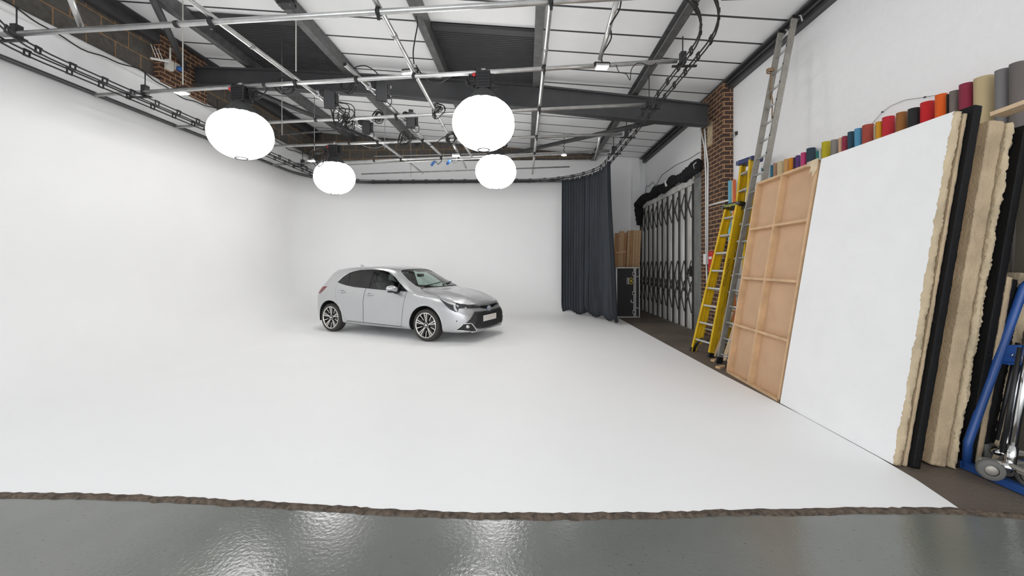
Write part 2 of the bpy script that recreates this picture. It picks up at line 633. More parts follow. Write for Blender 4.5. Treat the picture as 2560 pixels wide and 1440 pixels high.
# roof deck: white boards with dark gaps
def roof_mat():
    m = bpy.data.materials.new('white_roof_boards')
    m.use_nodes = True
    nt = m.node_tree
    b = nt.nodes['Principled BSDF']
    b.inputs['Roughness'].default_value = 0.6
    g = nt.nodes.new('ShaderNodeNewGeometry')
    sp = nt.nodes.new('ShaderNodeSeparateXYZ')
    nt.links.new(g.outputs['Position'], sp.inputs[0])
    a = nt.nodes.new('ShaderNodeMath'); a.operation = 'ADD'; a.inputs[1].default_value = 20 * .62 + ROOF_OFF
    d = nt.nodes.new('ShaderNodeMath'); d.operation = 'DIVIDE'; d.inputs[1].default_value = .62
    fr = nt.nodes.new('ShaderNodeMath'); fr.operation = 'FRACT'
    lt = nt.nodes.new('ShaderNodeMath'); lt.operation = 'LESS_THAN'; lt.inputs[1].default_value = .072
    nt.links.new(sp.outputs[1], a.inputs[0]); nt.links.new(a.outputs[0], d.inputs[0])
    nt.links.new(d.outputs[0], fr.inputs[0]); nt.links.new(fr.outputs[0], lt.inputs[0])
    mx = nt.nodes.new('ShaderNodeMix'); mx.data_type = 'RGBA'
    n = nt.nodes.new('ShaderNodeTexNoise'); n.inputs['Scale'].default_value = 1.5; n.inputs['Detail'].default_value = 5
    nt.links.new(g.outputs['Position'], n.inputs['Vector'])
    r = nt.nodes.new('ShaderNodeValToRGB')
    r.color_ramp.elements[0].position = .3; r.color_ramp.elements[0].color = (.86, .86, .86, 1)
    r.color_ramp.elements[1].position = .7; r.color_ramp.elements[1].color = (.91, .91, .91, 1)
    nt.links.new(n.outputs['Fac'], r.inputs[0])
    nt.links.new(lt.outputs[0], mx.inputs[0]); nt.links.new(r.outputs[0], mx.inputs[6])
    mx.inputs[7].default_value = (.05, .05, .052, 1)
    nt.links.new(mx.outputs[2], b.inputs['Base Color'])
    return m
ROOF_OFF = -(at(1600, 75, Z=roof(.9)).y % .62)
M['roof'] = roof_mat()
bm = bmesh.new()
prism(bm, [(XL - .3, roof(XL - .3)), (XW + .3, roof(XW + .3)), (XW + .3, roof(XW + .3) + .12), (XL - .3, roof(XL - .3) + .12)], YB - YF + .5, Matrix.Translation((0, YB + .3, 0)) @ Matrix.Rotation(PI / 2, 4, 'X'))
struct('ceiling', bm, 'roof')

# roof purlins running away from the camera
PX = []
for a in ((660, 190), (880, 190), (1120, 200), (1345, 215), (1590, 240)):
    X = 0
    for _ in range(60):
        X = at(*a, Z=roof(X) - .2).x
    PX.append(X)
for X in PX:
    bm = bmesh.new()
    z = roof(X)
    s = .13
    prism(bm, [(X - .09, z - .01), (X - .09, z - .025), (X + s - .1, z - .025), (X - .015, z - .19), (X - .11, z - .19), (X - .11, z - .215), (X + .015, z - .215), (X + s - .085, z - .012)], YB - YF - .1, Matrix.Translation((0, YB - .01, 0)) @ Matrix.Rotation(PI / 2, 4, 'X'))
    struct('trim_4', bm, 'galv')

# main beam across the room
YBM = 8.2
tops = [at(x, y, Y=YBM) for x, y in ((440, 167), (700, 176), (1000, 192), (1340, 215), (1600, 243), (1770, 262))]
bots = [at(x, y, Y=YBM) for x, y in ((440, 214), (700, 223), (1000, 243), (1340, 275), (1600, 303), (1770, 315))]
bm = bmesh.new()
def ibeam(tops, bots):
    for A, B in zip(range(len(tops) - 1), range(1, len(tops))):
        for P, dz in ((tops, -.02), (bots, .02)):
            bar(bm, P[A] + Vector((0, .02, dz)), P[B] + Vector((0, .02, dz)), .2, .035)
        q = [tops[A], tops[B], bots[B], bots[A]]
        va = [bm.verts.new(p + Vector((0, -.012, 0))) for p in q]
        vb = [bm.verts.new(p + Vector((0, .012, 0))) for p in q]
        bm.faces.new(va); bm.faces.new(list(reversed(vb)))
ibeam(tops, bots)
struct('trim_5', bm, 'steel')

# round roof braces
def brace(name, a, b, r=.055):
    bm = bmesh.new()
    tube(bm, [a, b], r, 12)
    struct('trim_6', bm, 'steel')
brace('b', at(365, -40, Z=roof(-5.3) - .3), at(462, 168, Y=YBM - .3))
brace('b', at(640, 232, Y=YBM + .3), at(965, 362, Y=YB - .3))
brace('b', at(1690, 292, Y=YBM + .3), at(1230, 395, Y=YB - .2))

# dark eaves steel along the right and left wall heads
bm = bmesh.new()
z = roof(XW)
box(bm, (XW - .05, (YB + YF) / 2, z - .10), (.10, YB - YF - .1, .14))
box(bm, (XW - .10, (YB + YF) / 2, z - .035), (.2, YB - YF - .1, .03))
tube(bm, [(XW - .14, YF, z - .10), (XW - .14, YB - .2, z - .10)], .02, 8)
struct('trim_7', bm, 'steel')
bm = bmesh.new()
z = roof(XL)
box(bm, (XL + .06, (YB + YF) / 2, z - .14), (.12, YB - YF - .1, .22))
box(bm, (XL + .12, (YB + YF) / 2, z - .04), (.24, YB - YF - .1, .03))
struct('trim_8', bm, 'steel')

# brick piers
pc = at(1833, 300, X=XW)
YC0 = pc.y
XC = at(1808, 300, Y=YC0).x
YC1 = at(1753, 400, X=XC).y
bm = bmesh.new()
box(bm, ((XC + XW) / 2, (YC0 + YC1) / 2, 2.49), (XW - XC, YC1 - YC0, 4.98))
struct('trim_9', bm, 'brick')
a = at(402, 116, X=XL + .14)
b = at(494, 170, X=XL + .14)
bm = bmesh.new()
box(bm, (XL + .07, (a.y + b.y + .25) / 2, 5.48), (.14, b.y + .25 - a.y, .92))
struct('trim_10', bm, 'brick')

# dark louvred rooflight covers between purlins
def louvre(x0, x1, y0, y1):
    bm = bmesh.new()
    n = int((y1 - y0) / .055)
    for k in range(n):
        y = y0 + (y1 - y0) * k / n
        zz = [(y, 0), (y + .012, -.03), (y + .034, -.03), (y + .046, 0), (y + .055, 0)]
        for (ya, za), (yb, zb) in zip(zz, zz[1:]):
            vs = [bm.verts.new((x, yy, roof(x) - .03 + zc)) for x, yy, zc in ((x0, ya, za), (x1, ya, za), (x1, yb, zb), (x0, yb, zb))]
            bm.faces.new(vs)
    for yy in (y0 - .06,):
        q = (Vector((x0, yy, roof(x0) - .04)), Vector((x1, yy, roof(x1) - .04)))
        bar(bm, q[0], q[1], .14, .05)
    struct('trim_11', bm, 'slat')
y0 = at(1200, 74, Z=roof((PX[2] + PX[3]) / 2)).y
louvre(PX[2] + .05, PX[3] - .1, y0, YBM + .8)
y0 = at(620, 48, Z=roof((PX[0] + PX[1]) / 2)).y
louvre(PX[0] + .05, PX[1] - .1, y0, YBM + .85)
# ------------------------------------------------------------------ overhead tube grid
def ext(a, b, x0=None, x1=None, y0=None, y1=None):
    """Line through a and b cut to an x range or a y range."""
    d = b - a
    if x0 is not None:
        return a + d * ((x0 - a.x) / d.x), a + d * ((x1 - a.x) / d.x)
    return a + d * ((y0 - a.y) / d.y), a + d * ((y1 - a.y) / d.y)

R_T = .030
cross = []
for p, q in (((200, 75), (1380, 4)), ((450, 225), (1680, 153)), ((690, 305), (1600, 262)), ((840, 360), (1550, 335)), ((850, 405), (1510, 378))):
    cross.append([at(*p, Z=GZ), at(*q, Z=GZ)])
along = []
for p, q in (((595, 90), (905, 320)), ((862, 160), (1010, 300)), ((1030, 170), (1110, 318)), ((1360, 160), (1340, 350))):
    along.append([at(*p, Z=GZ + .065), at(*q, Z=GZ + .065)])

def xing(A, B):
    """Plan crossing of two lines."""
    a, b = A; c, d = B
    r, s = b - a, d - c
    t = ((c.x - a.x) * s.y - (c.y - a.y) * s.x) / (r.x * s.y - r.y * s.x)
    return a + r * t

def clamp(parent, p, ax):
    bm = bmesh.new()
    d = Vector(ax).normalized()
    tube(bm, [p - d * .022, p + d * .022], R_T + .013, 12)
    box(bm, p + Vector((0, 0, -.05)), (.03, .03, .06))
    box(bm, p + Vector((0, 0, .03)), (.05, .05, .03))
    obj('clamp', bm, 'blackm', parent)

names_c = ['nearest of the aluminium scaffold tubes crossing the room, just above the front lamps',
           'aluminium scaffold tube crossing the room that carries the two front lanterns',
           'aluminium scaffold tube crossing the room just behind the two front lanterns',
           'aluminium scaffold tube crossing the room that carries the two rear lanterns',
           'rearmost thick aluminium scaffold tube crossing the room above the back cove']
xr = [(-6.84, 2.02), (-6.84, 2.0), (-6.84, 2.02), (-6.84, 1.98), (-6.84, 1.98)]
for (a, b), nm, (x0, x1), k in zip(cross, names_c, xr, range(5)):
    A, B = ext(a, b, x0=x0, x1=x1)
    t = thing('scaffold_tube', nm, 'tube', A, group='tubes crossing the room')
    bm = bmesh.new()
    tube(bm, [A - A, B - A], R_T, 14)
    obj('tube', bm, 'pipe', t)
    for c in along:
        X = xing((a, b), c)
        if x0 < X.x < x1 and (c is not along[1] or k > 0):
            clamp(t, Vector((X.x, X.y, GZ)) - A, B - A)
    # sleeve joint
    bm = bmesh.new()
    s = A + (B - A) * .33
    u = (B - A).normalized()
    tube(bm, [s - A - u * .02, s - A + u * .02], R_T + .008, 14)
    obj('joint_sleeve', bm, 'blackm', t)
names_a = ['leftmost aluminium tube running into the room, with black motor boxes clamped on it',
           'aluminium tube running into the room whose open cut end shows above the second crossing tube',
           'aluminium tube running into the room past the glaring middle floodlight',
           'aluminium tube running into the room to the right of the big right lantern']
yr = [(2.2, 11.9), (along[1][0].y, 10.5), (2.2, 11.3), (2.4, 12.1)]
for (a, b), nm, (y0, y1) in zip(along, names_a, yr):
    A, B = ext(a, b, y0=y0, y1=y1)
    t = thing('scaffold_tube', nm, 'tube', A, group='tubes running into the room')
    bm = bmesh.new()
    tube(bm, [A - A, B - A], R_T, 14, caps=False)
    tube(bm, [A - A, B - A], R_T - .006, 14, caps=False)
    obj('tube', bm, 'pipe', t, recalc=False)
    for f in (.28, .62):
        bm = bmesh.new()
        s = (B - A) * f
        u = (B - A).normalized()
        tube(bm, [s - u * .025, s + u * .025], R_T + .006, 14)
        obj('joint_sleeve', bm, 'pipe_dull', t)

# short drop tubes
def short_tube(a, b, lab, r=R_T, m='pipe'):
    bm = bmesh.new()
    tube(bm, [Vector((0, 0, 0)), b - a], r, 14)
    o = obj('scaffold_tube', bm, m)
    o.location = a
    return tag(o, lab, 'tube')
d5a, d5b = at(1550, -25, Z=GZ + .06), at(1500, 147, Z=GZ + .06)
short_tube(d5a, d5b, 'short aluminium tube at upper right with a floodlight hung from its end')
short_tube(at(168, -25, Z=GZ + .06), at(203, 66, Z=GZ + .06), 'short aluminium tube meeting the nearest crossing tube at the upper left')
short_tube(at(1182, 395, Z=GZ), at(1150, 345, Z=GZ), 'short aluminium tube just left of the rear right lantern', .026)
short_tube(at(1488, 400, Z=GZ - .1), at(1500, 342, Z=GZ + .06), 'short aluminium tube end hung above the rear disc lamp', .026)
b5 = ext(*[at(830, 438, Z=GZ), at(1140, 427, Z=GZ)], x0=-4.9, x1=1.2)
short_tube(b5[0], b5[1], 'thin tube crossing the room close to the back curtain rail', .018, 'pipe_dull')
b6 = ext(*[at(860, 413, Z=GZ - .09), at(1060, 403, Z=GZ - .09)], x0=-5.2, x1=.9)
short_tube(b6[0], b6[1], 'thin tube slung just below the rearmost thick crossing tube', .02)

a, b = at(702, 336, Z=4.75), at(843, 326, Z=4.75)
a = ext(a, b, x0=XL - .02, x1=0)[0]
short_tube(a, b, 'thin dark tube high under the roof, right of the big left lantern', .022, 'steel')
def back_pipe(pts, lab):
    P = [at(x, y, Y=YB - .03) for x, y in pts]
    bm = bmesh.new()
    tube(bm, [p - P[0] for p in P], .014, 8)
    o = obj('wall_conduit', bm, 'white_plastic')
    o.location = P[0]
    tag(o, lab, 'conduit')
back_pipe([(935, 391), (1217, 384), (1219, 394)], 'thin white conduit along the dark block band on the back wall, left of the lanterns')
back_pipe([(1345, 401), (1476, 402)], 'short thin white conduit under the dark block band at the back right')
# bolted plate on the second purlin, near the top of the photo
pb = at(716, 12, Z=roof(PX[1]) - .26)
t = thing('bolted_plate', 'black bolted bracket plate hanging from a purlin at the top, left of centre', 'bracket', pb)
bm = bmesh.new(); box(bm, (0, 0, 0), (.22, .16, .04)); box(bm, (.06, .05, .09), (.10, .06, .18)); obj('plate', bm, 'steel_black', t)
for q in (-.08, .08):
    bm = bmesh.new(); lathe(bm, [(0, -.03), (.014, -.03), (.014, .03), (0, .03)], 8, Matrix.Translation((q, -.05, -.02))); obj('bolt', bm, 'galv', t)

# white pipe along the foot of the dark block band on the left wall
p0, p1 = at(200, 65, X=XL + .14), at(620, 322, X=XL + .14)
zz = 5.02
t = thing('wall_pipe', 'long pale pipe running along the bottom of the dark block band on the left wall', 'pipe', (XL + .07, 1.0, zz))
bm = bmesh.new()
tube(bm, [(0, 0, 0), (0, YB - 1.05, 0)], .055, 14)
obj('tube', bm, 'white_plastic', t)
bm = bmesh.new()
pts = []
for k in range(120):
    y = (YB - 1.2) * k / 119
    w = .075 * math.sin(k * .35) ** 3
    pts.append((.075 + abs(w) * .3, y, -.055 + w))
tube(bm, pts, .010, 6)
obj('cable', bm, 'cable', t)

# ------------------------------------------------------------------ curtain tracks
def rrect(x0, x1, y0, y1, r, rbr=None, n=14):
    pts = []
    rbr = rbr or r
    for cx, cy, a0, q in ((x1 - r, y0 + r, -PI / 2, r), (x1 - rbr, y1 - rbr, 0, rbr), (x0 + r, y1 - r, PI / 2, r), (x0 + r, y0 + r, PI, r)):
        for k in range(n + 1):
            a = a0 + PI / 2 * k / n
            pts.append((cx + q * math.cos(a), cy + q * math.sin(a)))
    return pts
def densify(pts, step, closed=True):
    out = []
    n = len(pts)
    for i in range(n if closed else n - 1):
        a, b = Vector((*pts[i], 0)), Vector((*pts[(i + 1) % n], 0))
        m = max(1, int((b - a).length / step))
        for k in range(m):
            out.append(a + (b - a) * k / m)
    return out
TZ = GZ - .085
RAILS = []
for (x0, x1, y0, y1, r, rb, lab) in ((-6.18, 2.16, 3.38, 12.5, 1.5, 2.2, 'outer black double curtain track looping round the whole ceiling'), (-5.98, 2.02, 3.60, 12.32, 1.35, 2.0, 'inner black double curtain track looping round the whole ceiling')):
    base = densify(rrect(x0, x1, y0, y1, r, rb), .1)
    RAILS.append(base)
    t = thing('curtain_track', lab, 'curtain track', (x0, y0, TZ), group='black curtain tracks')
    org = Vector((x0, y0, 0))
    for dz in (-.028, .028):
        bm = bmesh.new()
        tube(bm, [p - org + Vector((0, 0, dz)) for p in base], .0105, 6, closed=True)
        obj('rail', bm, 'blackm', t)
    bm = bmesh.new()
    for q in (-.03, .03):
        bar(bm, (q, 0, -.04), (q, 0, .045), .014, .014)
    bar(bm, (-.04, 0, .04), (.04, 0, .04), .03, .012)
    bar(bm, (-.04, 0, -.036), (.04, 0, -.036), .026, .008)
    clip0 = obj('clip', bm, 'blackm', t)
    L = 0
    first = True
    for i in range(len(base)):
        L += (base[i] - base[i - 1]).length if i else 0
        if L > .36 and base[i].y > 3.75:
            L = 0
            d = (base[(i + 1) % len(base)] - base[i - 1]).normalized()
            c = clip0 if first else clip0.copy()
            if not first:
                COL.objects.link(c)
                c.parent = t
            first = False
            c.location = base[i] - org
            c.rotation_euler = (0, 0, math.atan2(d.y, d.x))
            

# black hangers joining the tracks to the ends of the crossing tubes
hang_txt = ['nearest', 'second nearest', 'third nearest', 'fourth nearest', 'rearmost thick']
for k, (a, b) in enumerate(cross):
    for side, xx in (('left', -6.08), ('right', 2.09)):
        A, _ = ext(a, b, x0=xx, x1=0)
        t = thing('track_hanger', 'black hanger where the %s crossing tube meets the %s side curtain tracks' % (hang_txt[k], side), 'hanger', (A.x + (.12 if side == 'left' else -.02), A.y, GZ), group='black track hangers')
        bm = bmesh.new()
        box(bm, (0, 0, .03), (.07, .08, .15))
        obj('clamp_block', bm, 'blackm', t)
        bm = bmesh.new()
        tube(bm, [(0, 0, .1), (0, 0, .32 if k != 2 else .5)], .008, 6)
        obj('threaded_rod', bm, 'blackm', t)
        bm = bmesh.new()
        bar(bm, (-.27 if side == 'left' else -.14, 0, -.075), (.12 if side == 'left' else .18, 0, -.075), .035, .02)
        obj('cross_bracket', bm, 'blackm', t)

# thin rods and ropes from the roof
for (px, py0, py1, p, lab, m, r) in (
        (740, 45, 178, None, 'pale rope dropping from the roof to the leftmost long tube', 'rope', .010),
        (457, 18, 212, None, 'thin pale rod dropping from the roof above the left floodlight', 'rope', .009),
        (705, 262, 338, None, 'thin rod dropping from the roof just right of the big left lantern', 'pipe_dull', .007),
        (786, 285, 388, None, 'thin wire dropping from the roof left of the rear left lantern', 'grey_cable', .006),
        (962, 305, 372, None, 'thin wire hanging from the coil below the middle of the roof', 'grey_cable', .006),
        (1027, 352, 442, None, 'thin rod reaching down to the back curtain track', 'grey_cable', .006)):
    y = {740: 6.3, 457: 6.35, 705: 7.2, 786: 8.8, 962: 8.6, 1027: 10.5}[px]
    b = at(px, py1, Y=y)
    bm = bmesh.new()
    zt = roof(b.x) - .03
    tube(bm, [(0, 0, 0), (0.0, 0, zt - b.z)], r, 6)
    o = obj('drop_rod', bm, m)
    o.location = b
    tag(o, lab, 'rod')

# ------------------------------------------------------------------ balloon lanterns
def lantern(px, pytop, pybot, wpx, line, lab, cab, glow='emit'):
    """Squashed white fabric balloon on a black lamp head, clamped under a crossing tube."""
    A = line
    # point of the tube in this column
    a, b = A
    lo, hi = a.copy(), b.copy()
    best = min((abs((lambda q: 1280 + FPX * (q.x * CY + q.y * SY) / (-q.x * SY + q.y * CY))(a + (b - a) * s) - px), s) for s in [i / 400 for i in range(-400, 801)])
    P = a + (b - a) * best[1]
    depth = -P.x * SY + P.y * CY
    k = depth / FPX
    tx = (px - 1280) / FPX
    zc = CAMH + (HOR - (pytop + pybot) / 2) * k + .035
    zt_ = CAMH + (HOR - pytop) * k
    rad = .435
    t = thing('lantern_lamp', lab, 'lamp', (P.x, P.y, zc), group='round fabric lanterns')
    zc0 = zc
    # half height corrected for looking up at it
    hh = .365
    def prof(scale=1.0):
        pr = []
        for i in range(25):
            th = -PI / 2 + .12 + (PI * .80 - .12) * i / 24
            pr.append((rad * math.cos(th) ** .92 * scale if math.cos(th) > 0 else 0, hh * math.sin(th) * scale))
        return pr
    pr = prof()
    bm = bmesh.new()
    lathe(bm, pr, 96, rfun=lambda a, z: 1 - .018 * abs(math.cos(a * 6)) ** 6)
    obj('balloon', bm, glow, t)
    for j in range(12):
        an = 2 * PI * (j + .5) / 12 - PI / 12
        bm = bmesh.new()
        tube(bm, [(r * .984 * math.cos(an), r * .984 * math.sin(an), z) for r, z in pr], .0028, 6)
        obj('seam', bm, 'seam', t)
    bm = bmesh.new()
    r0, z0 = pr[0]
    tube(bm, [((r0 + .02) * math.cos(a), (r0 + .02) * math.sin(a), z0 + .001) for a in [2 * PI * i / 24 for i in range(24)]], .009, 6, closed=True)
    obj('bottom_ring', bm, 'black', t)
    r1, z1 = pr[-1]
    bm = bmesh.new()
    lathe(bm, [(r1 + .012, z1 - .01), (r1 * .70, z1 + .075), (.135, z1 + .15), (.105, z1 + .16), (.10, z1 + .19), (0, z1 + .19)], 32)
    lathe(bm, [(r1, z1 - .012), (r1 * .6, z1 + .045), (.12, z1 + .10)], 32)
    obj('skirt', bm, 'skirt', t)
    zb = z1 + .18
    zt = GZ - zc - .13
    H = max(.24, zt - zb)
    bm = bmesh.new()
    box(bm, (0, 0, zb + H / 2), (.20, .20, H), bev=.012)
    for i in range(5):
        box(bm, (0, -.102, zb + H * (.15 + .17 * i)), (.15, .012, .014))
    lathe(bm, [(.0, zb - .05), (.085, zb - .05), (.085, zb + .02), (0, zb + .02)], 20)
    head = obj('lamp_head', bm, 'black', t)
    bm = bmesh.new()
    for s in (-1, 1):
        bar(bm, (s * .125, 0, zb + H * .35), (s * .125, 0, zb + H + .05), .014, .04)
    bar(bm, (-.132, 0, zb + H + .05), (.132, 0, zb + H + .05), .014, .04)
    obj('yoke', bm, 'blackm', t)
    bm = bmesh.new()
    tube(bm, [(.125, 0, zb + H * .4), (.17, 0, zb + H * .4), (.17, 0, zb + H * .4 - .09)], .008, 6)
    lathe(bm, [(0, 0), (.03, 0), (.03, .025), (0, .025)], 12, Matrix.Translation((.13, 0, zb + H * .4)) @ Matrix.Rotation(PI / 2, 4, 'Y'))
    obj('tilt_handle', bm, 'black', t)
    bm = bmesh.new()
    tube(bm, [(-.03, 0, zt + .13), (.03, 0, zt + .13)], R_T + .02, 12)
    box(bm, (0, 0, zt + .05), (.06, .05, .10))
    obj('hook_clamp', bm, 'alu', t)
    bm = bmesh.new()
    lathe(bm, [(0, 0), (.022, 0), (.026, .035), (0, .05)], 12, Matrix.Translation((-.105, -.06, zb + H * .8)) @ Matrix.Rotation(-PI / 2, 4, 'Y'))
    obj('power_plug', bm, 'red', t)
    bm = bmesh.new()
    n = 40
    pts = []
    for i in range(n * 3):
        a_ = 2 * PI * i / n
        rr = .075 + .02 * math.sin(i * 1.7)
        pts.append((cab * .16 + rr * math.cos(a_), .02 * math.sin(i * .9), GZ - zc - .12 + rr * math.sin(a_) + .01 * math.sin(i * .31)))
    tube(bm, pts, .007, 6)
    obj('power_cable', bm, 'cable', t)
    return t
lantern(604, 288, 396, 166, cross[1], 'big round white lantern hanging at the left, nearest the left wall', 1, 'emit_left')
lantern(1208, 256, 377, 158, cross[1], 'big round white lantern hanging at the right, in front of the main beam', -1)
lantern(836, 413, 483, 104, cross[3], 'smaller looking round white lantern at rear left, directly above the car roof', -1, 'emit_rear')
lantern(1240, 396, 470, 100, cross[3], 'smaller looking round white lantern at rear right, under the big right one', 1, 'emit_rear')

# ------------------------------------------------------------------ small floodlights
def flood(px, py, Y, lab, s=1.0, lit=True):
    p = at(px, py, Y=Y)
    t = thing('floodlight', lab, 'floodlight', p, rot=random.uniform(-.25, .25), group='small LED floodlights')
    bm = bmesh.new()
    box(bm, (0, 0, .02 * s), (.22 * s, .15 * s, .035 * s), bev=.008)
    for i in range(7):
        box(bm, ((i - 3) * .03 * s, 0, .045 * s), (.006, .12 * s, .022 * s))
    obj('housing', bm, 'alu', t)
    bm = bmesh.new()
    box(bm, (0, 0, -.0005), (.185 * s, .12 * s, .006))
    obj('lens', bm, 'flood_emit', t)
    bm = bmesh.new()
    zt = GZ - p.z
    for q in (-1, 1):
        bar(bm, (q * .118 * s, 0, .02), (q * .118 * s, 0, .09 * s), .008, .03)
    bar(bm, (-.122 * s, 0, .09 * s), (.122 * s, 0, .09 * s), .03, .008)
    obj('bracket', bm, 'blackm', t)
    bm = bmesh.new()
    tube(bm, [(0, 0, .09 * s), (0, .01, max(.12, zt))], .009, 6)
    obj('stem', bm, 'blackm', t)
flood(453, 233, 6.25, 'white floodlight hanging near the left wall below the thin pale rod', .95)
flood(1025, 188, 5.72, 'glaring floodlight on the middle tube, between the two big lanterns')
flood(1505, 170, 5.3, 'floodlight hung from the end of the short tube at upper right', .8)
flood(780, 403, 9.0, 'small floodlight just left of the rear left lantern', .8)
flood(1140, 390, 9.6, 'small floodlight at the back, left of the rear right lantern', .9)
p = at(1410, 388, Y=9.4)
t = thing('disc_lamp', 'little round disc lamp hung on a black chain at the back right', 'lamp', p)
bm = bmesh.new(); lathe(bm, [(0, 0), (.07, 0), (.075, .02), (.03, .05), (0, .05)], 20); obj('shade', bm, 'alu', t)
bm = bmesh.new(); lathe(bm, [(0, -.004), (.058, -.004), (.058, 0.003), (0, .003)], 20); obj('lens', bm, 'flood_emit', t)
bm = bmesh.new()
tube(bm, [(.0 + .02 * math.sin(k * 1.9), 0, .05 + k * .03) for k in range(16)], .008, 6); obj('chain', bm, 'blackm', t)

# ------------------------------------------------------------------ black motor boxes clamped on the tubes
def motor(line, px, lab, s=1.0):
    a, b = line
    q = min(((a + (b - a) * i / 200) for i in range(-200, 600)), key=lambda q: abs(1280 + FPX * (q.x * CY + q.y * SY) / (-q.x * SY + q.y * CY) - px))
    t = thing('motor_box', lab, 'stage motor', (q.x + .16, q.y, q.z), rot=.35, group='black stage motors')
    bm = bmesh.new()
    box(bm, (.02, 0, -.06), (.17 * s, .20 * s, .30 * s), Matrix.Rotation(.35, 3, 'X'), bev=.015)
    box(bm, (.02, -.10, .0), (.10 * s, .05, .10 * s), Matrix.Rotation(.35, 3, 'X'))
    obj('housing', bm, 'black', t)
    bm = bmesh.new()
    lathe(bm, [(0, -.13), (.055 * s, -.13), (.055 * s, .13), (0, .13)], 16, Matrix.Translation((-.08, .05, .02)) @ Matrix.Rotation(PI / 2, 4, 'X'))
    obj('motor', bm, 'blackm', t)
    bm = bmesh.new()
    R_ = Matrix.Rotation(.35, 3, 'X')
    box(bm, R_ @ Vector((.125, -.02, -.05)), (.05, .13, .20), R_, bev=.008)
    for k in range(4):
        box(bm, R_ @ Vector((.02, -.105, -.16 + .045 * k)), (.12, .014, .016), R_)
    box(bm, R_ @ Vector((.02, 0, .115)), (.08, .10, .05), R_, bev=.006)
    obj('control_box', bm, 'blackm', t)
    bm = bmesh.new()
    lathe(bm, [(0, -.012), (.022, -.012), (.022, .012), (0, .012)], 12, Matrix.Translation((.155, -.03, .02)) @ Matrix.Rotation(PI / 2, 4, 'Y'))
    lathe(bm, [(0, -.01), (.016, -.01), (.016, .01), (0, .01)], 12, Matrix.Translation((.155, .03, -.1)) @ Matrix.Rotation(PI / 2, 4, 'Y'))
    obj('knob', bm, 'alu', t)
    bm = bmesh.new()
    tube(bm, [(-.17, -.03, 0), (-.17, .03, 0)], R_T + .02, 12)
    bar(bm, (-.17, 0, 0), (-.03, 0, -.04), .03)
    obj('tube_clamp', bm, 'alu', t)
    bm = bmesh.new()
    tube(bm, [(.1 + .07 * math.sin(k * .45), -.05, -.12 - .09 * (1 - math.cos(k * .45)) / 1) for k in range(15)], .007, 6)
    obj('cable_loop', bm, 'cable', t)
motor(along[0], 797, 'black stage motor on the leftmost long tube, the one nearest the camera')
motor(along[0], 893, 'black stage motor on the leftmost long tube, beyond the tangle of cable', .9)
motor(along[1], 925, 'black stage motor on the open ended tube, in front of the main beam')
motor(along[1], 1003, 'black stage motor on the open ended tube, behind the main beam', .95)

# ------------------------------------------------------------------ coils and swags of cable
def coil(px, py, Y, r, turns, lab, seed, messy=.18, m='cable', thick=.008):
    p = at(px, py, Y=Y)
    rn = random.Random(seed)
    pts = []
    n = 26
    ph = [rn.uniform(0, 6) for _ in range(6)]
    for i in range(turns * n):
        a = 2 * PI * i / n
        k = i / n
        rr = r * (1 + messy * math.sin(k * 2.1 + ph[0]) + messy * .4 * math.sin(3 * a + ph[1]))
        pts.append((rr * math.cos(a) * (.80 + .15 * math.sin(k + ph[2])), .05 * math.sin(k * 1.3 + ph[3]) + .03 * math.sin(a), rr * math.sin(a) - r * messy * .7 * (1 + math.sin(k * 1.7 + ph[4]))))
    bm = bmesh.new()
    tube(bm, pts, thick, 6)
    o = obj('cable_coil', bm, m)
    o.location = p
    tag(o, lab, 'cable coil', 'coiled cables on the grid')
coil(716, 205, 6.2, .17, 4, 'coil of black cable on the leftmost long tube near the pale rope', 1)
coil(868, 208, 6.1, .12, 5, 'coil of black cable under the second crossing tube, below the open tube end', 2)
coil(946, 291, 7.3, .10, 6, 'small neat coil of black cable on the third crossing tube, middle of the grid', 3)
coil(852, 282, 7.15, .16, 7, 'messy tangle of black cable where the leftmost tube meets the third crossing tube', 4, .5)
coil(1128, 345, 7.2, .10, 6, 'coil of cable hanging at the left flank of the big right lantern', 5, .12, thick=.007)
coil(876, 312, 7.3, .09, 4, 'small loose loop of cable below the messy tangle', 6, .3)
coil(1095, 268, 7.1, .09, 5, 'little knot of black cable on the third crossing tube near the main beam underside', 7, .6)
coil(800, 385, 8.4, .17, 5, 'loops of black cable beside the rear left lantern head', 8, .35)
coil(1010, 345, 8.3, .11, 6, 'dense clump of cable on the fourth crossing tube', 9, .5)

def swag(pts, Y, lab, r=.009, m='cable'):
    P = [at(x, y, Y=Y) for x, y in pts]
    # smooth with Catmull-Rom
    out = []
    for i in range(len(P) - 1):
        p0, p1, p2, p3 = P[max(i - 1, 0)], P[i], P[i + 1], P[min(i + 2, len(P) - 1)]
        for k in range(8):
            t = k / 8
            out.append(.5 * ((2 * p1) + (p2 - p0) * t + (2 * p0 - 5 * p1 + 4 * p2 - p3) * t * t + (3 * p1 - p0 - 3 * p2 + p3) * t ** 3))
    out.append(P[-1])
    o0 = out[0].copy()
    bm = bmesh.new()
    tube(bm, [p - o0 for p in out], r, 6)
    o = obj('hanging_cable', bm, m)
    o.location = o0
    return tag(o, lab, 'cable')
swag([(1040, 163), (1052, 182), (1075, 203), (1100, 206), (1128, 190), (1150, 178), (1165, 176)], 5.75, 'black cable drooping right of the glaring middle floodlight')
swag([(882, 172), (895, 166), (915, 165), (935, 176), (945, 186)], 6.0, 'black cable arching between the open tube end and a stage motor')
swag([(1030, 342), (1045, 345), (1062, 360), (1082, 362), (1105, 346), (1122, 336)], 8.3, 'black cable drooping at the left of the big right lantern, near the fourth tube')
swag([(1040, 40), (1044, 60), (1038, 95), (1033, 130), (1035, 160)], 5.6, 'black cable dropping from the purlin down to the glaring floodlight')
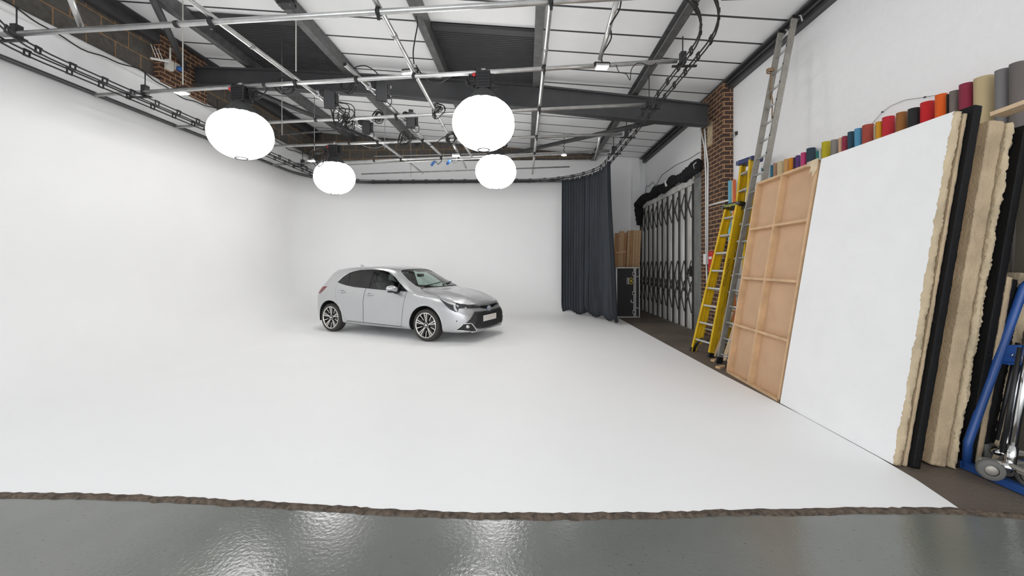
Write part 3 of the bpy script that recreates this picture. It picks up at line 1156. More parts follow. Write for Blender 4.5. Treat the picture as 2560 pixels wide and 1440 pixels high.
swag([(1553, 2), (1548, 25), (1533, 50), (1525, 62)], 4.35, 'black cable hanging off the short tube at upper right')
swag([(1527, 75), (1528, 95), (1518, 115), (1508, 130)], 4.85, 'second loop of black cable lower on the short tube at upper right')
swag([(1540, 162), (1548, 180), (1565, 185), (1575, 200), (1578, 175), (1590, 160), (1605, 158), (1625, 165), (1640, 158)], 5.3, 'untidy thin wire looped under the right end of the second crossing tube', .006)
swag([(640, 250), (655, 240), (667, 225), (672, 212)], 6.2, 'black cable from the big left lantern head up to its tube')
swag([(748, 330), (760, 345), (778, 352), (800, 385)], 8.6, 'thin cable dropping toward the small rear left floodlight', .007)
swag([(1220, 215), (1245, 220), (1270, 216), (1290, 208)], 7.9, 'black cable sagging along the web of the main beam', .008)
swag([(905, 363), (930, 370), (950, 368), (975, 358), (990, 352)], 8.5, 'thin pale wire sagging under the fourth crossing tube', .005, 'grey_cable')
p = at(1128, 400, Y=9.6)
for (x, y, lab) in ((1083, 408, 'blue cable plug hanging at the back, the left one'), (1122, 405, 'blue cable plug hanging at the back, beside the small floodlight')):
    q = at(x, y, Y=9.7)
    t = thing('cable_plug', lab, 'plug', q, group='blue plugs')
    bm = bmesh.new(); lathe(bm, [(0, -.08), (.03, -.08), (.034, .02), (.02, .07), (0, .07)], 12, Matrix.Rotation(.7, 4, 'Y')); obj('plug', bm, 'blue_socket', t)
    bm = bmesh.new(); tube(bm, [(.05, 0, .05), (.12, 0, -.03), (.2, .0, .04), (.22, .02, .2)], .01, 6); obj('flex', bm, 'cable', t)

# ------------------------------------------------------------------ fittings on the left brick pier
pp = at(423, 163, X=XL + .26)
t = thing('junction_box', 'grey electrical junction box on the left brick pier', 'junction box', pp)
bm = bmesh.new(); box(bm, (0, 0, 0), (.08, .13, .19), bev=.008); obj('case', bm, 'cream', t)
bm = bmesh.new(); tube(bm, [(0, .02, .09), (0, .02, .34), (-.03, .22, .34)], .016, 8); obj('conduit', bm, 'cream', t)
pp = at(444, 172, X=XL + .28)
t = thing('wall_socket', 'blue industrial socket on the left brick pier', 'socket', pp)
bm = bmesh.new(); box(bm, (-.02, 0, .04), (.06, .12, .12), bev=.008); obj('back_box', bm, 'cream', t)
bm = bmesh.new(); lathe(bm, [(0, 0), (.045, 0), (.05, .07), (.04, .08), (0, .08)], 16, Matrix.Rotation(PI / 2, 4, 'Y')); obj('socket_cap', bm, 'blue_socket', t)
pp = at(402, 150, X=XL + .30)
t = thing('antenna_bracket', 'white bracket with thin wire prongs on the left brick pier', 'bracket', pp)
bm = bmesh.new(); bar(bm, (-.06, -.14, -.04), (.03, .13, .03), .032); obj('arm', bm, 'white_plastic', t)
for k in range(3):
    bm = bmesh.new(); tube(bm, [(0, -.10 + .08 * k, .0), (-.02, -.18 + .07 * k, .2)], .006, 6); obj('prong', bm, 'white_plastic', t)
# ------------------------------------------------------------------ dark curtain hanging from the back right bend of the track
arc = [p for p in RAILS[1] if p.x > 1.05 and 9.8 < p.y < 12.31]
arc.sort(key=lambda p: math.atan2(p.y - 10.3, p.x - 0.0), reverse=True)
# resample the arc
seg = [0]
for a, b in zip(arc, arc[1:]):
    seg.append(seg[-1] + (b - a).length)
def on_arc(s):
    for i in range(len(arc) - 1):
        if seg[i + 1] >= s:
            t = (s - seg[i]) / (seg[i + 1] - seg[i])
            d = (arc[i + 1] - arc[i]).normalized()
            return arc[i] + (arc[i + 1] - arc[i]) * t, Vector((d.y, -d.x, 0))
    d = (arc[-1] - arc[-2]).normalized()
    return arc[-1].copy(), Vector((d.y, -d.x, 0))
t = thing('curtain', 'tall dark navy curtain gathered at the bend of the track, reaching almost to the floor', 'curtain', (arc[0].x, arc[0].y, 0))
org = Vector((arc[0].x, arc[0].y, 0))
bm = bmesh.new()
NU, NV = 360, 26
cols = []
rn = random.Random(5)
phs = [rn.uniform(0, 6.28) for _ in range(8)]
ztop, zbot = TZ - .08, .10
for iu in range(NU + 1):
    u = iu / NU
    p, n = on_arc(u * seg[-1])
    col = []
    for iv in range(NV + 1):
        v = iv / NV
        z = ztop + (zbot - ztop) * v
        amp = .065 + .02 * math.sin(u * 9 + phs[0])
        w = amp * math.sin(u * 2 * PI * 24 + 1.3 * math.sin(u * 13 + phs[1]) + .5 * v * math.sin(u * 7)) + .022 * math.sin(u * 2 * PI * 53 + phs[2] + v * .8)
        w *= .55 + .6 * v
        swell = .22 * v * max(0, (u - .55)) ** 1.0 * math.sin(min(1, v * 1.2) * PI * .55) * 1.6
        # hem tucked up and under
        tuck = max(0, (v - .94) / .06)
        hem = .05 * math.sin(u * 23 + phs[3]) * (v ** 8)
        q = p - org + n * (-(w + .02) * (1 - .5 * tuck) - swell * .0) + Vector((swell, 0, 0))
        q += n * (-.06 * tuck * tuck)
        col.append(bm.verts.new((q.x, q.y, z + hem)))
    cols.append(col)
for A, B in zip(cols, cols[1:]):
    for k in range(NV):
        f = bm.faces.new((A[k], B[k], B[k + 1], A[k + 1]))
        f.smooth = True
cl = obj('cloth', bm, 'fabric', t)
sm = cl.modifiers.new('thickness', 'SOLIDIFY'); sm.thickness = .006
for k in range(14):
    u = (k + .5) / 14
    p, n = on_arc(u * seg[-1])
    bm = bmesh.new()
    tube(bm, [p - org + Vector((0, 0, ztop - .03)), p - org + Vector((0, 0, TZ - .03))], .009, 6)
    lathe(bm, [(0, -.012), (.018, 0), (0, .012)], 8, Matrix.Translation(p - org + Vector((0, 0, TZ - .045))))
    obj('hook', bm, 'white_plastic', t)

# ------------------------------------------------------------------ black flight case
fx0, fx1 = at(1539, 730, Y=11.42).x + .015, at(1598, 730, Y=11.42).x + .015
ch = at(1560, 669, Y=11.42).z
cw = fx1 - fx0
t = thing('flight_case', 'tall black flight case with aluminium edges standing on end by the gate', 'flight case', (fx0, 11.42, .006))
lidw = cw * .80
bm = bmesh.new()
box(bm, (lidw / 2, .30, ch / 2), (lidw - .02, .6, ch - .02))
box(bm, (lidw + (cw - lidw) / 2, .30, ch / 2), (cw - lidw - .01, .6, ch - .02))
M['case'] = mat('black_case_laminate', (0.014, 0.014, 0.017), .6, bump=.2, bscale=150)
obj('body', bm, 'case', t)
def edgebar(a, b, w=.03):
    bm = bmesh.new(); bar(bm, a, b, w, w); obj('edge_trim', bm, 'alu', t)
for x in (.012, lidw - .03, lidw + .012, cw - .012):
    edgebar((x, -.002, 0), (x, -.002, ch))
for z in (.012, ch - .012):
    edgebar((0, -.003, z), (cw, -.003, z))
for z in (.27, ch - .26):
    bm = bmesh.new(); bar(bm, (lidw, -.004, z), (cw, -.004, z), .02, .02); obj('cross_trim', bm, 'alu', t)
for x, z in ((0.015, .02), (0.015, ch - .02), (cw - .015, .02), (cw - .015, ch - .02)):
    bm = bmesh.new(); lathe(bm, [(0, -.03), (.026, -.02), (.032, 0), (.026, .02), (0, .03)], 12, Matrix.Translation((x, .0, z))); obj('ball_corner', bm, 'alu', t)
for z in (.15, .68, 1.22):
    bm = bmesh.new(); box(bm, (lidw - .035, -.008, z * ch / 1.40), (.085, .022, .10), bev=.006); lt = obj('latch', bm, 'alu', t)
    bm = bmesh.new(); box(bm, (lidw - .045, -.021, z * ch / 1.40), (.05, .012, .06)); obj('latch_dish', bm, 'gate_dark', lt)
# logo: two yellow rings and a small white line of lettering, turned on its side
lgz = at(1584, 703, Y=11.42).z
lx = lidw - .115
bm = bmesh.new()
for dz in (.05, -.05):
    tube(bm, [(lx + .038 * math.cos(a), -.004, lgz + dz + .04 * math.sin(a)) for a in [2 * PI * k / 20 for k in range(20)]], .010, 6, closed=True)
bar(bm, (lx - .0, -.004, lgz + .03), (lx + .05, -.004, lgz - .01), .014, .006)
M['logo_yellow'] = mat('yellow_print', (.75, .55, .05), .5)
obj('case_logo', bm, 'logo_yellow', t)
bm = bmesh.new()
for i in range(8):
    hgt = [.016, .018, .012, .02, .016, .014, .018, .012][i]
    box(bm, (lx - .075, -.001, lgz + .085 - i * .025), (.032, .003, hgt))
    box(bm, (lx - .115, -.001, lgz + .085 - i * .024), (.010, .003, hgt))
obj('case_lettering', bm, 'white_plastic', t)
bm = bmesh.new()
zz = ch * .31
box(bm, (lx - .0, -.001, zz + .05), (.02, .003, .03)); box(bm, (lx + .005, -.001, zz + .0), (.03, .003, .06)); box(bm, (lx + .04, -.001, zz - .02), (.10, .003, .02))
obj('case_sticker', bm, 'cream', t)

# ------------------------------------------------------------------ timber flats stacked behind the case
rn = random.Random(11)
xs = [at(x, 620, Y=12.1).x for x in (1541, 1551, 1563, 1571, 1578, 1585, 1592, 1599, 1605)]
tops = [582, 578, 581, 577, 576, 576, 576, 576, 578]
labs = ['leftmost brown timber board of the stack behind the flight case',
        'second timber board from the left behind the flight case, slightly proud of the stack',
        'dark recessed timber board third from the left behind the flight case',
        'fourth timber board from the left in the stack behind the flight case',
        'fifth timber board from the left in the stack behind the flight case',
        'sixth timber board from the left in the stack behind the flight case',
        'seventh timber board from the left in the stack behind the flight case',
        'rightmost timber board of the stack, nearest the folding gate']
for k in range(8):
    x0, x1 = xs[k], xs[k + 1]
    zt = at(1570, tops[k], Y=12.1).z
    back = (.05 if k in (0, 2) else 0)
    bm = bmesh.new()
    w = (x1 - x0) * .92
    lean = -.20
    prism(bm, [(0, 0), (w, 0), (w + .13, zt), (.13, zt)], .12 if k not in (0, 2) else .05, Matrix.Rotation(PI / 2, 4, 'X'))
    o = obj('timber_board', bm, 'pine_dark' if k in (0, 2, 4) else 'pine')
    o.location = (x0 - .13, 12.1 + back + .12, 0.005)
    o.rotation_euler = (-.02, 0, 0)
    tag(o, labs[k], 'board', 'timber boards behind the flight case')
bm = bmesh.new()
p0, p1 = at(1541, 632, Y=12.05), at(1565, 629, Y=12.05)
bar(bm, Vector((0, 0, 0)), p1 - p0, .03, .03)
o = obj('timber_batten', bm, 'pine_pale'); o.location = p0
tag(o, 'short pale batten nailed across the two leftmost boards behind the case', 'batten')

# ------------------------------------------------------------------ folding steel gate
GX = 3.82
gy0, gy1 = at(1737, 650, X=GX).y, at(1606, 650, X=GX).y
gz = at(1725, 465, X=GX).z
t = thing('folding_gate', 'grey folding steel gate with diamond lattice bars on the right wall', 'gate', (GX, gy0, 0.004))
NP = 10
pw = (gy1 - gy0) / NP
for k in range(NP):
    bm = bmesh.new()
    ya, yb = k * pw + .02, (k + 1) * pw - .02
    q = .05
    prism(bm, [(0, ya), (-q, ya + pw * .28), (-q, yb - pw * .28), (0, yb), (.02, yb), (.02, ya)], gz - .04, Matrix.Translation((0, 0, .03)))
    obj('gate_leaf', bm, 'gate', t)
for k in range(NP + 1):
    bm = bmesh.new()
    bar(bm, (-.045, k * pw, .02), (-.045, k * pw, gz), .035, .03)
    obj('picket', bm, 'gate_dark', t)
for (za, zb, rows) in ((at(1733, 545, X=GX).z, at(1733, 480, X=GX).z, 1), (at(1733, 782, X=GX).z, at(1733, 652, X=GX).z, 2)):
    for k in range(NP):
        for s in range(2 if rows == 1 else 2):
            z0, z1 = (za, zb)
            ya, yb = k * pw, (k + (1 if rows == 1 else 1)) * pw
            bm = bmesh.new()
            if s:
                ya, yb = yb, ya
            zm = (z0 + z1) / 2
            if rows == 1:
                bar(bm, (-.075, ya, z0), (-.075, yb, z1), .012, .028)
            else:
                bar(bm, (-.075, ya, z0), (-.075, yb, zm + .12), .012, .028)
                bar(bm, (-.082, yb, zm - .12), (-.082, ya, z1), .012, .028)
            obj('lattice_bar', bm, 'gate_dark', t)
bm = bmesh.new()
bar(bm, (-.03, 0, gz + .04), (-.03, gy1 - gy0, gz + .04), .12, .14)
obj('head_rail', bm, 'gate', t)
bm = bmesh.new()
bar(bm, (-.02, 0, .012), (-.02, gy1 - gy0, .012), .06, .02)
obj('floor_rail', bm, 'alu_dirty', t)
bm = bmesh.new()
box(bm, (-.06, .06, 1.35), (.05, .07, .24)); tube(bm, [(-.09, .06, 1.3), (-.13, .06, 1.3), (-.13, .06, 1.42)], .012, 6)
obj('lock', bm, 'blackm', t)
jy0 = at(1756, 650, X=GX - .02).y
bm = bmesh.new()
box(bm, (.01, -(gy0 - jy0) / 2 + .0, gz / 2 + .03), (.07, gy0 - jy0, gz + .1))
obj('gate_post', bm, 'post', t)
bm = bmesh.new()
box(bm, (.02, -(gy0 - jy0) - .06, gz / 2), (.06, .08, gz)); obj('jamb_strip', bm, 'rusty', t)

# black cloth bundled along the top of the gate
rn = random.Random(21)
bm = bmesh.new()
cy0, cy1 = at(1752, 440, X=GX - .12).y, at(1602, 520, X=GX - .12).y
pts, rs = [], []
N = 60
for k in range(N + 1):
    f = k / N
    y = cy0 + (cy1 - cy0) * f
    r = .115 + .025 * math.sin(f * 17) * math.sin(f * 5 + 1) + .012 * math.sin(f * 41) + .12 * max(0, f - .75)
    if k in (0,):
        r = .05
    pts.append((0, y - cy0, .0 + .03 * math.sin(f * 23) + .05 * (1 - f) ** 3 - .1 * max(0, f - .8)))
    rs.append(r)
for k in range(12):
    f = k / 11
    pts.append((-.01, cy1 - cy0 + .06 + .05 * math.sin(f * 2.6), -.12 - .62 * f))
    rs.append(.22 * (1 - .55 * f))
tube(bm, pts, rs, 18)
for v in bm.verts:
    v.co.x = v.co.x * .7 + .03 * math.sin(v.co.y * 31 + v.co.z * 40)
    v.co.z += .025 * math.sin(v.co.y * 27 + v.co.x * 50)
t2 = thing('cloth_bundle', 'black cloth rolled up along the top of the folding gate', 'cloth', (GX - .13, cy0, gz + .225))
obj('cloth', bm, 'black_cloth', t2)
bm = bmesh.new()
ky = at(1672, 465, X=GX - .2).y - cy0
for k in range(3):
    tube(bm, [(-.12, ky + .05 * k - .02, -.06), (-.14, ky + .02 * k + .05, .05), (-.07, ky + .08 + .06 * k, .13)], .012, 6)
obj('white_tie', bm, 'white_plastic', t2)
bm = bmesh.new()
tube(bm, [(-.11, .03, -.02), (-.14, .0, .06), (-.10, -.05, .10)], .014, 8)
obj('spring_clip', bm, 'alu', t2)
# clamp with an orange end sticking up behind the cloth
pb = at(1735, 440, X=GX - .05)
t2 = thing('clamp_handle', 'orange tipped clamp handle sticking up above the gate cloth', 'clamp', pb)
bm = bmesh.new(); tube(bm, [(0, 0, -.1), (0, 0, .08)], .028, 8); obj('bar', bm, 'alu_dirty', t2)
bm = bmesh.new(); tube(bm, [(0, 0, .07), (0, 0, .2)], .036, 8); obj('grip', bm, mat('orange_brown_grip', (.40, .10, .04), .6), t2)
# cream box on the wall behind the gate end
pb = at(1609, 562, X=XW - .1)
bm = bmesh.new(); box(bm, (0, 0, 0), (.16, .34, .40), bev=.02)
o = obj('wall_box', bm, 'cream'); o.location = pb
tag(o, 'cream box on the right wall just behind the far end of the gate', 'box')
# jagged paint crack along the far right wall, modelled as a thin tube
W1 = [(1612, 484), (1616, 464), (1622, 466), (1631, 455), (1640, 464), (1655, 437), (1690, 412), (1722, 398), (1750, 380)]
P = [at(x, y, X=XW - .008) for x, y in W1]
bm = bmesh.new(); tube(bm, [p - P[0] for p in P], .006, 5)
o = obj('wall_cable', bm, 'seam'); o.location = P[0]
tag(o, 'thin grey zigzag crack in the white wall above the folding gate', 'wire')
W2 = [(2178, 312), (2190, 298), (2206, 280), (2228, 264), (2262, 250), (2312, 243), (2355, 235)]
P = [at(x, y, X=XW - .02) for x, y in W2]
t2 = thing('wall_cable', 'thin dark wire arching over the coloured paper rolls on the right wall', 'wire', P[0])
bm = bmesh.new(); tube(bm, [p - P[0] for p in P], .0026, 5); obj('wire', bm, 'grey_cable', t2)
for q in (2, 5):
    bm = bmesh.new(); box(bm, P[q] - P[0], (.012, .018, .012)); obj('cable_clip', bm, 'blackm', t2)
pb = at(1838, 335, X=XW - .02)
t2 = thing('wall_hook', 'small metal eye bracket on the white wall beside the brick pier', 'hook', pb)
bm = bmesh.new(); tube(bm, [(-.02, .03 + .05 * math.cos(a), .05 * math.sin(a)) for a in [k * .5 for k in range(13)]], .008, 6); obj('ring', bm, 'alu', t2)
bm = bmesh.new(); box(bm, (0, -.03, 0), (.03, .06, .06)); obj('plate', bm, 'gate_dark', t2)

# conduits and fittings on the brick pier
cx = XC - .02
t2 = thing('wall_conduit', 'pair of white cable conduits running down the brick pier', 'conduit', at(1766, 640, X=cx))
o0 = at(1766, 640, X=cx)
for (pts) in ([(1752, 322), (1762, 370), (1765, 440), (1765, 640)], [(1762, 322), (1765, 370), (1770, 410), (1769, 640)]):
    bm = bmesh.new(); tube(bm, [at(x, y, X=cx) - o0 for x, y in pts], .018, 8); obj('conduit', bm, 'white_plastic', t2)
bm = bmesh.new(); tube(bm, [at(x, y, X=cx) - o0 for x, y in ((1768, 515), (1820, 501))], .016, 8); obj('branch_conduit', bm, 'white_plastic', t2)
bm = bmesh.new(); tube(bm, [at(x, y, X=cx) - o0 for x, y in ((1766, 655), (1768, 720), (1769, 760))], .016, 8); obj('lower_conduit', bm, 'white_plastic', t2)
bm = bmesh.new(); box(bm, at(1765, 648, X=cx) - o0, (.07, .12, .22), bev=.008); obj('switch_box', bm, 'white_plastic', t2)
pb = at(1776, 652, X=XC - .03)
t2 = thing('fire_sign', 'red fire point panel on the brick pier behind the yellow stepladder', 'sign', pb)
bm = bmesh.new(); box(bm, (0, -.03, -.02), (.02, .20, .42)); obj('panel', bm, 'red', t2)
bm = bmesh.new(); box(bm, (-.012, -.02, .06), (.004, .12, .05)); obj('white_band', bm, 'white_plastic', t2)
pb = at(1775, 335, X=XC - .004)
bm = bmesh.new(); box(bm, (0, 0, 0), (.01, .22, .46))
o = obj('patch_panel', bm, mat('bare_mortar_patch', (.42, .33, .21), .9, var=.2)); o.location = pb
tag(o, 'pale patch plate on the brick pier just below the main beam', 'plate')

# ------------------------------------------------------------------ ladders
def lerp(a, b, t):
    return a + (b - a) * t

def stepladder(name, lab, bl, br, tl, tr, nst, cap, capm, depth, texts):
    """Closed fibreglass stepladder leaning on the wall; bl..tr are front stile corners."""
    bl, br, tl, tr = map(Vector, (bl, br, tl, tr))
    t = thing('step_ladder', lab, 'stepladder', bl, group='yellow stepladders')
    n = (br - bl).cross(tl - bl).normalized()
    if n.x > 0:
        n = -n
    back = -n
    u = (br - bl).normalized()
    for a, b in ((bl, tl), (br, tr)):
        bm = bmesh.new()
        s = u if a is bl else -u
        # channel section stile
        bar(bm, a - bl + back * .035, b - bl + back * .035, .014, .085, up=n)
        for d in (0, .075):
            bar(bm, a - bl + back * d + s * .016, b - bl + back * d + s * .016, .036, .012, up=n)
        obj('stile', bm, 'yellow', t)
        bm = bmesh.new()
        # rear leg folded against the front frame
        o2 = back * (.12)
        aa, bb = lerp(a, b, .06) + o2 + s * .03, lerp(a, b, .97) + o2 * .8 + s * .03
        bar(bm, aa - bl, bb - bl, .05, .035, up=n)
        obj('rear_leg', bm, 'yellow', t)
        bm = bmesh.new()
        bar(bm, a - bl - (b - a).normalized() * .0 + back * .035, lerp(a, b, .03) - bl + back * .035, .05, .10, up=n)
        obj('rubber_foot', bm, 'black', t)
    for k in range(nst):
        f = (k + .75) / (nst + .35)
        a, b = lerp(bl, tl, f), lerp(br, tr, f)
        bm = bmesh.new()
        # steps stay level when the ladder is opened, so they tilt with it
        bar(bm, a - bl + back * .045, b - bl + back * .045, .085, .028, up=n.cross(u))
        obj('step', bm, 'alu', t)
    for k in range(nst - 3):
        f = (k + 1.3) / (nst - .5)
        a, b = lerp(bl, tl, f) + back * .125, lerp(br, tr, f) + back * .125
        bm = bmesh.new()
        bar(bm, a - bl, b - bl, .02, .02)
        obj('rear_brace', bm, 'alu', t)
    # arched feet bracket
    bm = bmesh.new()
    w = (br - bl).length
    up_ = (tl - bl).normalized()
    for a, s in ((bl, u), (br, -u)):
        tube(bm, [a - bl + up_ * .03 + s * .02 + back * .03, a - bl + up_ * .16 + s * .07 + back * .03, a - bl + up_ * .26 + s * .16 + back * .03], .02, 6)
    obj('foot_brace', bm, 'black', t)
    bm = bmesh.new()
    d = (tl - bl).normalized()
    c = (tl + tr) / 2 + back * .07
    wtop = (tr - tl).length + .07
    R = Matrix((u, back, d)).transposed()
    box(bm, c - bl + d * .02, (wtop, .20, .075), R, bev=.012)
    cp = obj('top_cap', bm, capm, t)
    for s in (-1, 1):
        for q in (-.05, .02):
            bm = bmesh.new(); lathe(bm, [(0, 0), (.011, 0), (.011, .006), (0, .006)], 8, Matrix.Translation(c - bl + d * .02 + u * s * (wtop / 2 - .05) - back * .1 + d * q * .6) @ basis((0, 0, 0), u, d)); obj('rivet', bm, 'alu', cp)
    for (body, size, where, m) in texts:
        if where == 'cap':
            mt = basis(c - bl + d * .015 - back * .1035, u, d) 
            text_obj('lettering', body, size, m, t, mt)
        else:
            pos = lerp(br, tr, where) - bl + back * .036 + u * .0085
            d2 = (tr - br).normalized()
            mt = basis(pos, d2, u.cross(d2))
            text_obj('lettering', body, size, m, t, mt)
    return t

A_bl, A_br = at(1727, 878, Z=.006), at(1772, 893, Z=.006)
topz = at(1835, 510, Y=6.75).z
A_tl, A_tr = at(1813, 520, Y=6.86), at(1843, 512, Y=6.50)
M['print_green'] = mat('yellow_green_print', (.55, .60, .12), .5)
M['print_dark'] = mat('dark_print', (.06, .035, .01), .6)
stepladder('a', 'shorter yellow stepladder with a black top cap, in front of the brick pier', A_bl, A_br, A_tl, A_tr, 8, None, 'black', .12, [('Youngman', .065, 'cap', 'print_green'), ('YOUNGMAN', .078, .56, 'print_dark')])
B_bl = A_bl + Vector((.41, -.15, 0)); B_br = A_br + Vector((.39, -.15, 0))
B_tl, B_tr = at(1851, 412, Y=6.72), at(1876, 398, Y=6.42)
stepladder('b', 'taller yellow stepladder with a navy top cap, leaning behind the shorter one', B_bl, B_br, B_tl, B_tr, 11, None, 'blue_cap', .12, [])

# aluminium extension ladder up to the eaves
t = None
L_bl = at(1797, 908, Z=.006)
L_tl = at(1953, 78, X=XW - .25)
L_tr = at(1987, 42, X=XW - .25)
L_br = L_bl + (L_tr - L_tl)
L_br.z = .006
t = thing('extension_ladder', 'long aluminium ladder leaning up to the dark eaves steel', 'ladder', L_bl)
n = (L_br - L_bl).cross(L_tl - L_bl).normalized()
if n.x > 0: n = -n
for a, b in ((L_bl, L_tl), (L_br, L_tr)):
    bm = bmesh.new(); bar(bm, a - L_bl, b - L_bl, .032, .075, up=n); st = obj('stile', bm, 'alu_dirty', t)
    bm = bmesh.new(); bar(bm, b - L_bl - (b - a).normalized() * .03, b - L_bl + (b - a).normalized() * .015, .038, .082, up=n); obj('end_cap', bm, 'black', st)
    bm = bmesh.new(); bar(bm, a - L_bl, lerp(a, b, .02) - L_bl, .04, .085, up=n); obj('rubber_foot', bm, 'black', st)
for k in range(20):
    f = (k + .6) / 20.2
    a, b = lerp(L_bl, L_tl, f), lerp(L_br, L_tr, f)
    bm = bmesh.new(); tube(bm, [a - L_bl, b - L_bl + (b - a).normalized() * .014], .016, 8); rg = obj('rung', bm, 'alu', t)
    bm = bmesh.new(); e = b - L_bl + n * .0385; tube(bm, [e - n * .002, e + n * .002], .014, 8); obj('rung_plug', bm, 'black', rg)
for b in (L_tl, L_tr):
    bm = bmesh.new(); q = b - L_bl; tube(bm, [q + Vector((0, 0, -.06)), q + Vector((.03, 0, .01)), q + Vector((.08, 0, .02)), q + Vector((.10, 0, -.06))], .012, 8); obj('hook', bm, 'alu', t)
rp = at(1944, 165, Y=lerp(L_bl, L_tl, .86).y)
f_ = .885
rp = lerp(L_bl, L_tl, f_)
t2 = thing('rope', 'brown rope knotted on a high rung of the long aluminium ladder', 'rope', rp + n * .05)
bm = bmesh.new()
tube(bm, [(.04 * math.cos(k * .6), .05 * math.sin(k * .6), .02 * math.sin(k * .37)) for k in range(34)], .011, 6)
obj('knot', bm, 'rope_brown', t2)
bm = bmesh.new()
tube(bm, [(0, 0, 0), (.0, -.03, -.2), (.0, .01, -.42), (0, -.01, -.3), (0, -.05, -.45), (0, -.04, -.72)], .010, 6)
obj('tail', bm, 'rope_brown', t2)

# loose battens at the foot of the flat
for (a, b, lab) in (((1776, 893), (1832, 780), 'loose pale batten leaning left of the long ladder foot'), ((1800, 905), (1838, 812), 'loose pale batten leaning just right of the long ladder foot'), ((1806, 905), (1846, 830), 'loose batten against the left edge of the timber flat, near its foot')):
    p0 = at(*a, Z=.006); p0.x += .06
    p1 = at(*b, X=p0.x + .28)
    bm = bmesh.new(); bar(bm, Vector((0, 0, .02)), p1 - p0, .055, .022)
    o = obj('timber_batten', bm, 'pine_pale'); o.location = p0
    tag(o, lab, 'batten', 'loose battens on the floor')
for (a, lab) in (((1790, 900), 'small offcut of timber on the floor left of the long ladder foot'), ((1803, 917), 'small offcut of timber on the floor right of the long ladder foot')):
    p0 = at(*a, Z=.02)
    bm = bmesh.new(); box(bm, (0, 0, .012), (.16, .07, .03), Matrix.Rotation(.5, 3, 'Z'))
    o = obj('timber_offcut', bm, 'pine'); o.location = (p0.x, p0.y, .006)
    tag(o, lab, 'offcut', 'timber offcuts')

# ------------------------------------------------------------------ timber framed flat
bl, br = at(1814, 930, Z=.006), at(1946, 1006, Z=.006)
tl, tr = at(1889, 458, Y=bl.y), at(2052, 400, Y=br.y)
u = (br - bl); Wf = u.length
v = (tl - bl); Hf = v.length
MT = basis(bl, u, v)
t = thing('stage_flat', 'timber framed hardboard flat showing its open back, leaning on the wall', 'stage flat', bl, rot=MT.to_3x3())
zs = 1 if (MT.to_3x3() @ Vector((0, 0, 1))).x < 0 else -1
D = .085
bm = bmesh.new(); box(bm, (Wf / 2, Hf / 2, -zs * (D - .006) * 1.0), (Wf - .004, Hf - .004, .008)); obj('hardboard', bm, 'hardboard', t)
bw = .03
def batten(x0, y0, x1, y1, m='pine_pale'):
    bm = bmesh.new()
    box(bm, ((x0 + x1) / 2, (y0 + y1) / 2, -zs * D / 2), (max(bw, abs(x1 - x0)), max(bw, abs(y1 - y0)), D - .004))
    obj('batten', bm, m, t)
M['pine_mid'] = mat('batten_timber', (0.60, 0.40, 0.23), 0.7, var=.15, scale=5)
batten(bw / 2, 0, bw / 2, Hf, 'pine_mid'); batten(Wf - bw / 2, 0, Wf - bw / 2, Hf, 'pine_mid')
batten(0, bw / 2, Wf, bw / 2, 'pine_mid'); batten(0, Hf - bw / 2, Wf, Hf - bw / 2, 'pine_mid')
cxm = Wf * .47
batten(cxm, bw, cxm, Hf - bw, 'pine_mid')
for f in (.255, .50, .755):
    batten(bw, Hf * f, cxm - bw / 2, Hf * f, 'pine_mid'); batten(cxm + bw / 2, Hf * f, Wf - bw, Hf * f, 'pine_mid')
bm = bmesh.new()
q = Vector((Wf - .04, Hf - .02, zs * .004))
pv = []
for (dx, dy) in ((-.13, .03), (.05, .035), (.06, -.08), (.0, -.16), (-.02, -.09), (-.06, -.11), (-.05, -.03), (-.12, -.02)):
    pv.append((q.x + dx, q.y + dy))
prism(bm, pv, .004 * zs, Matrix.Translation((0, 0, q.z)))
obj('tape_scrap', bm, mat('torn_buff_tape', (.62, .50, .34), .8, var=.2), t)

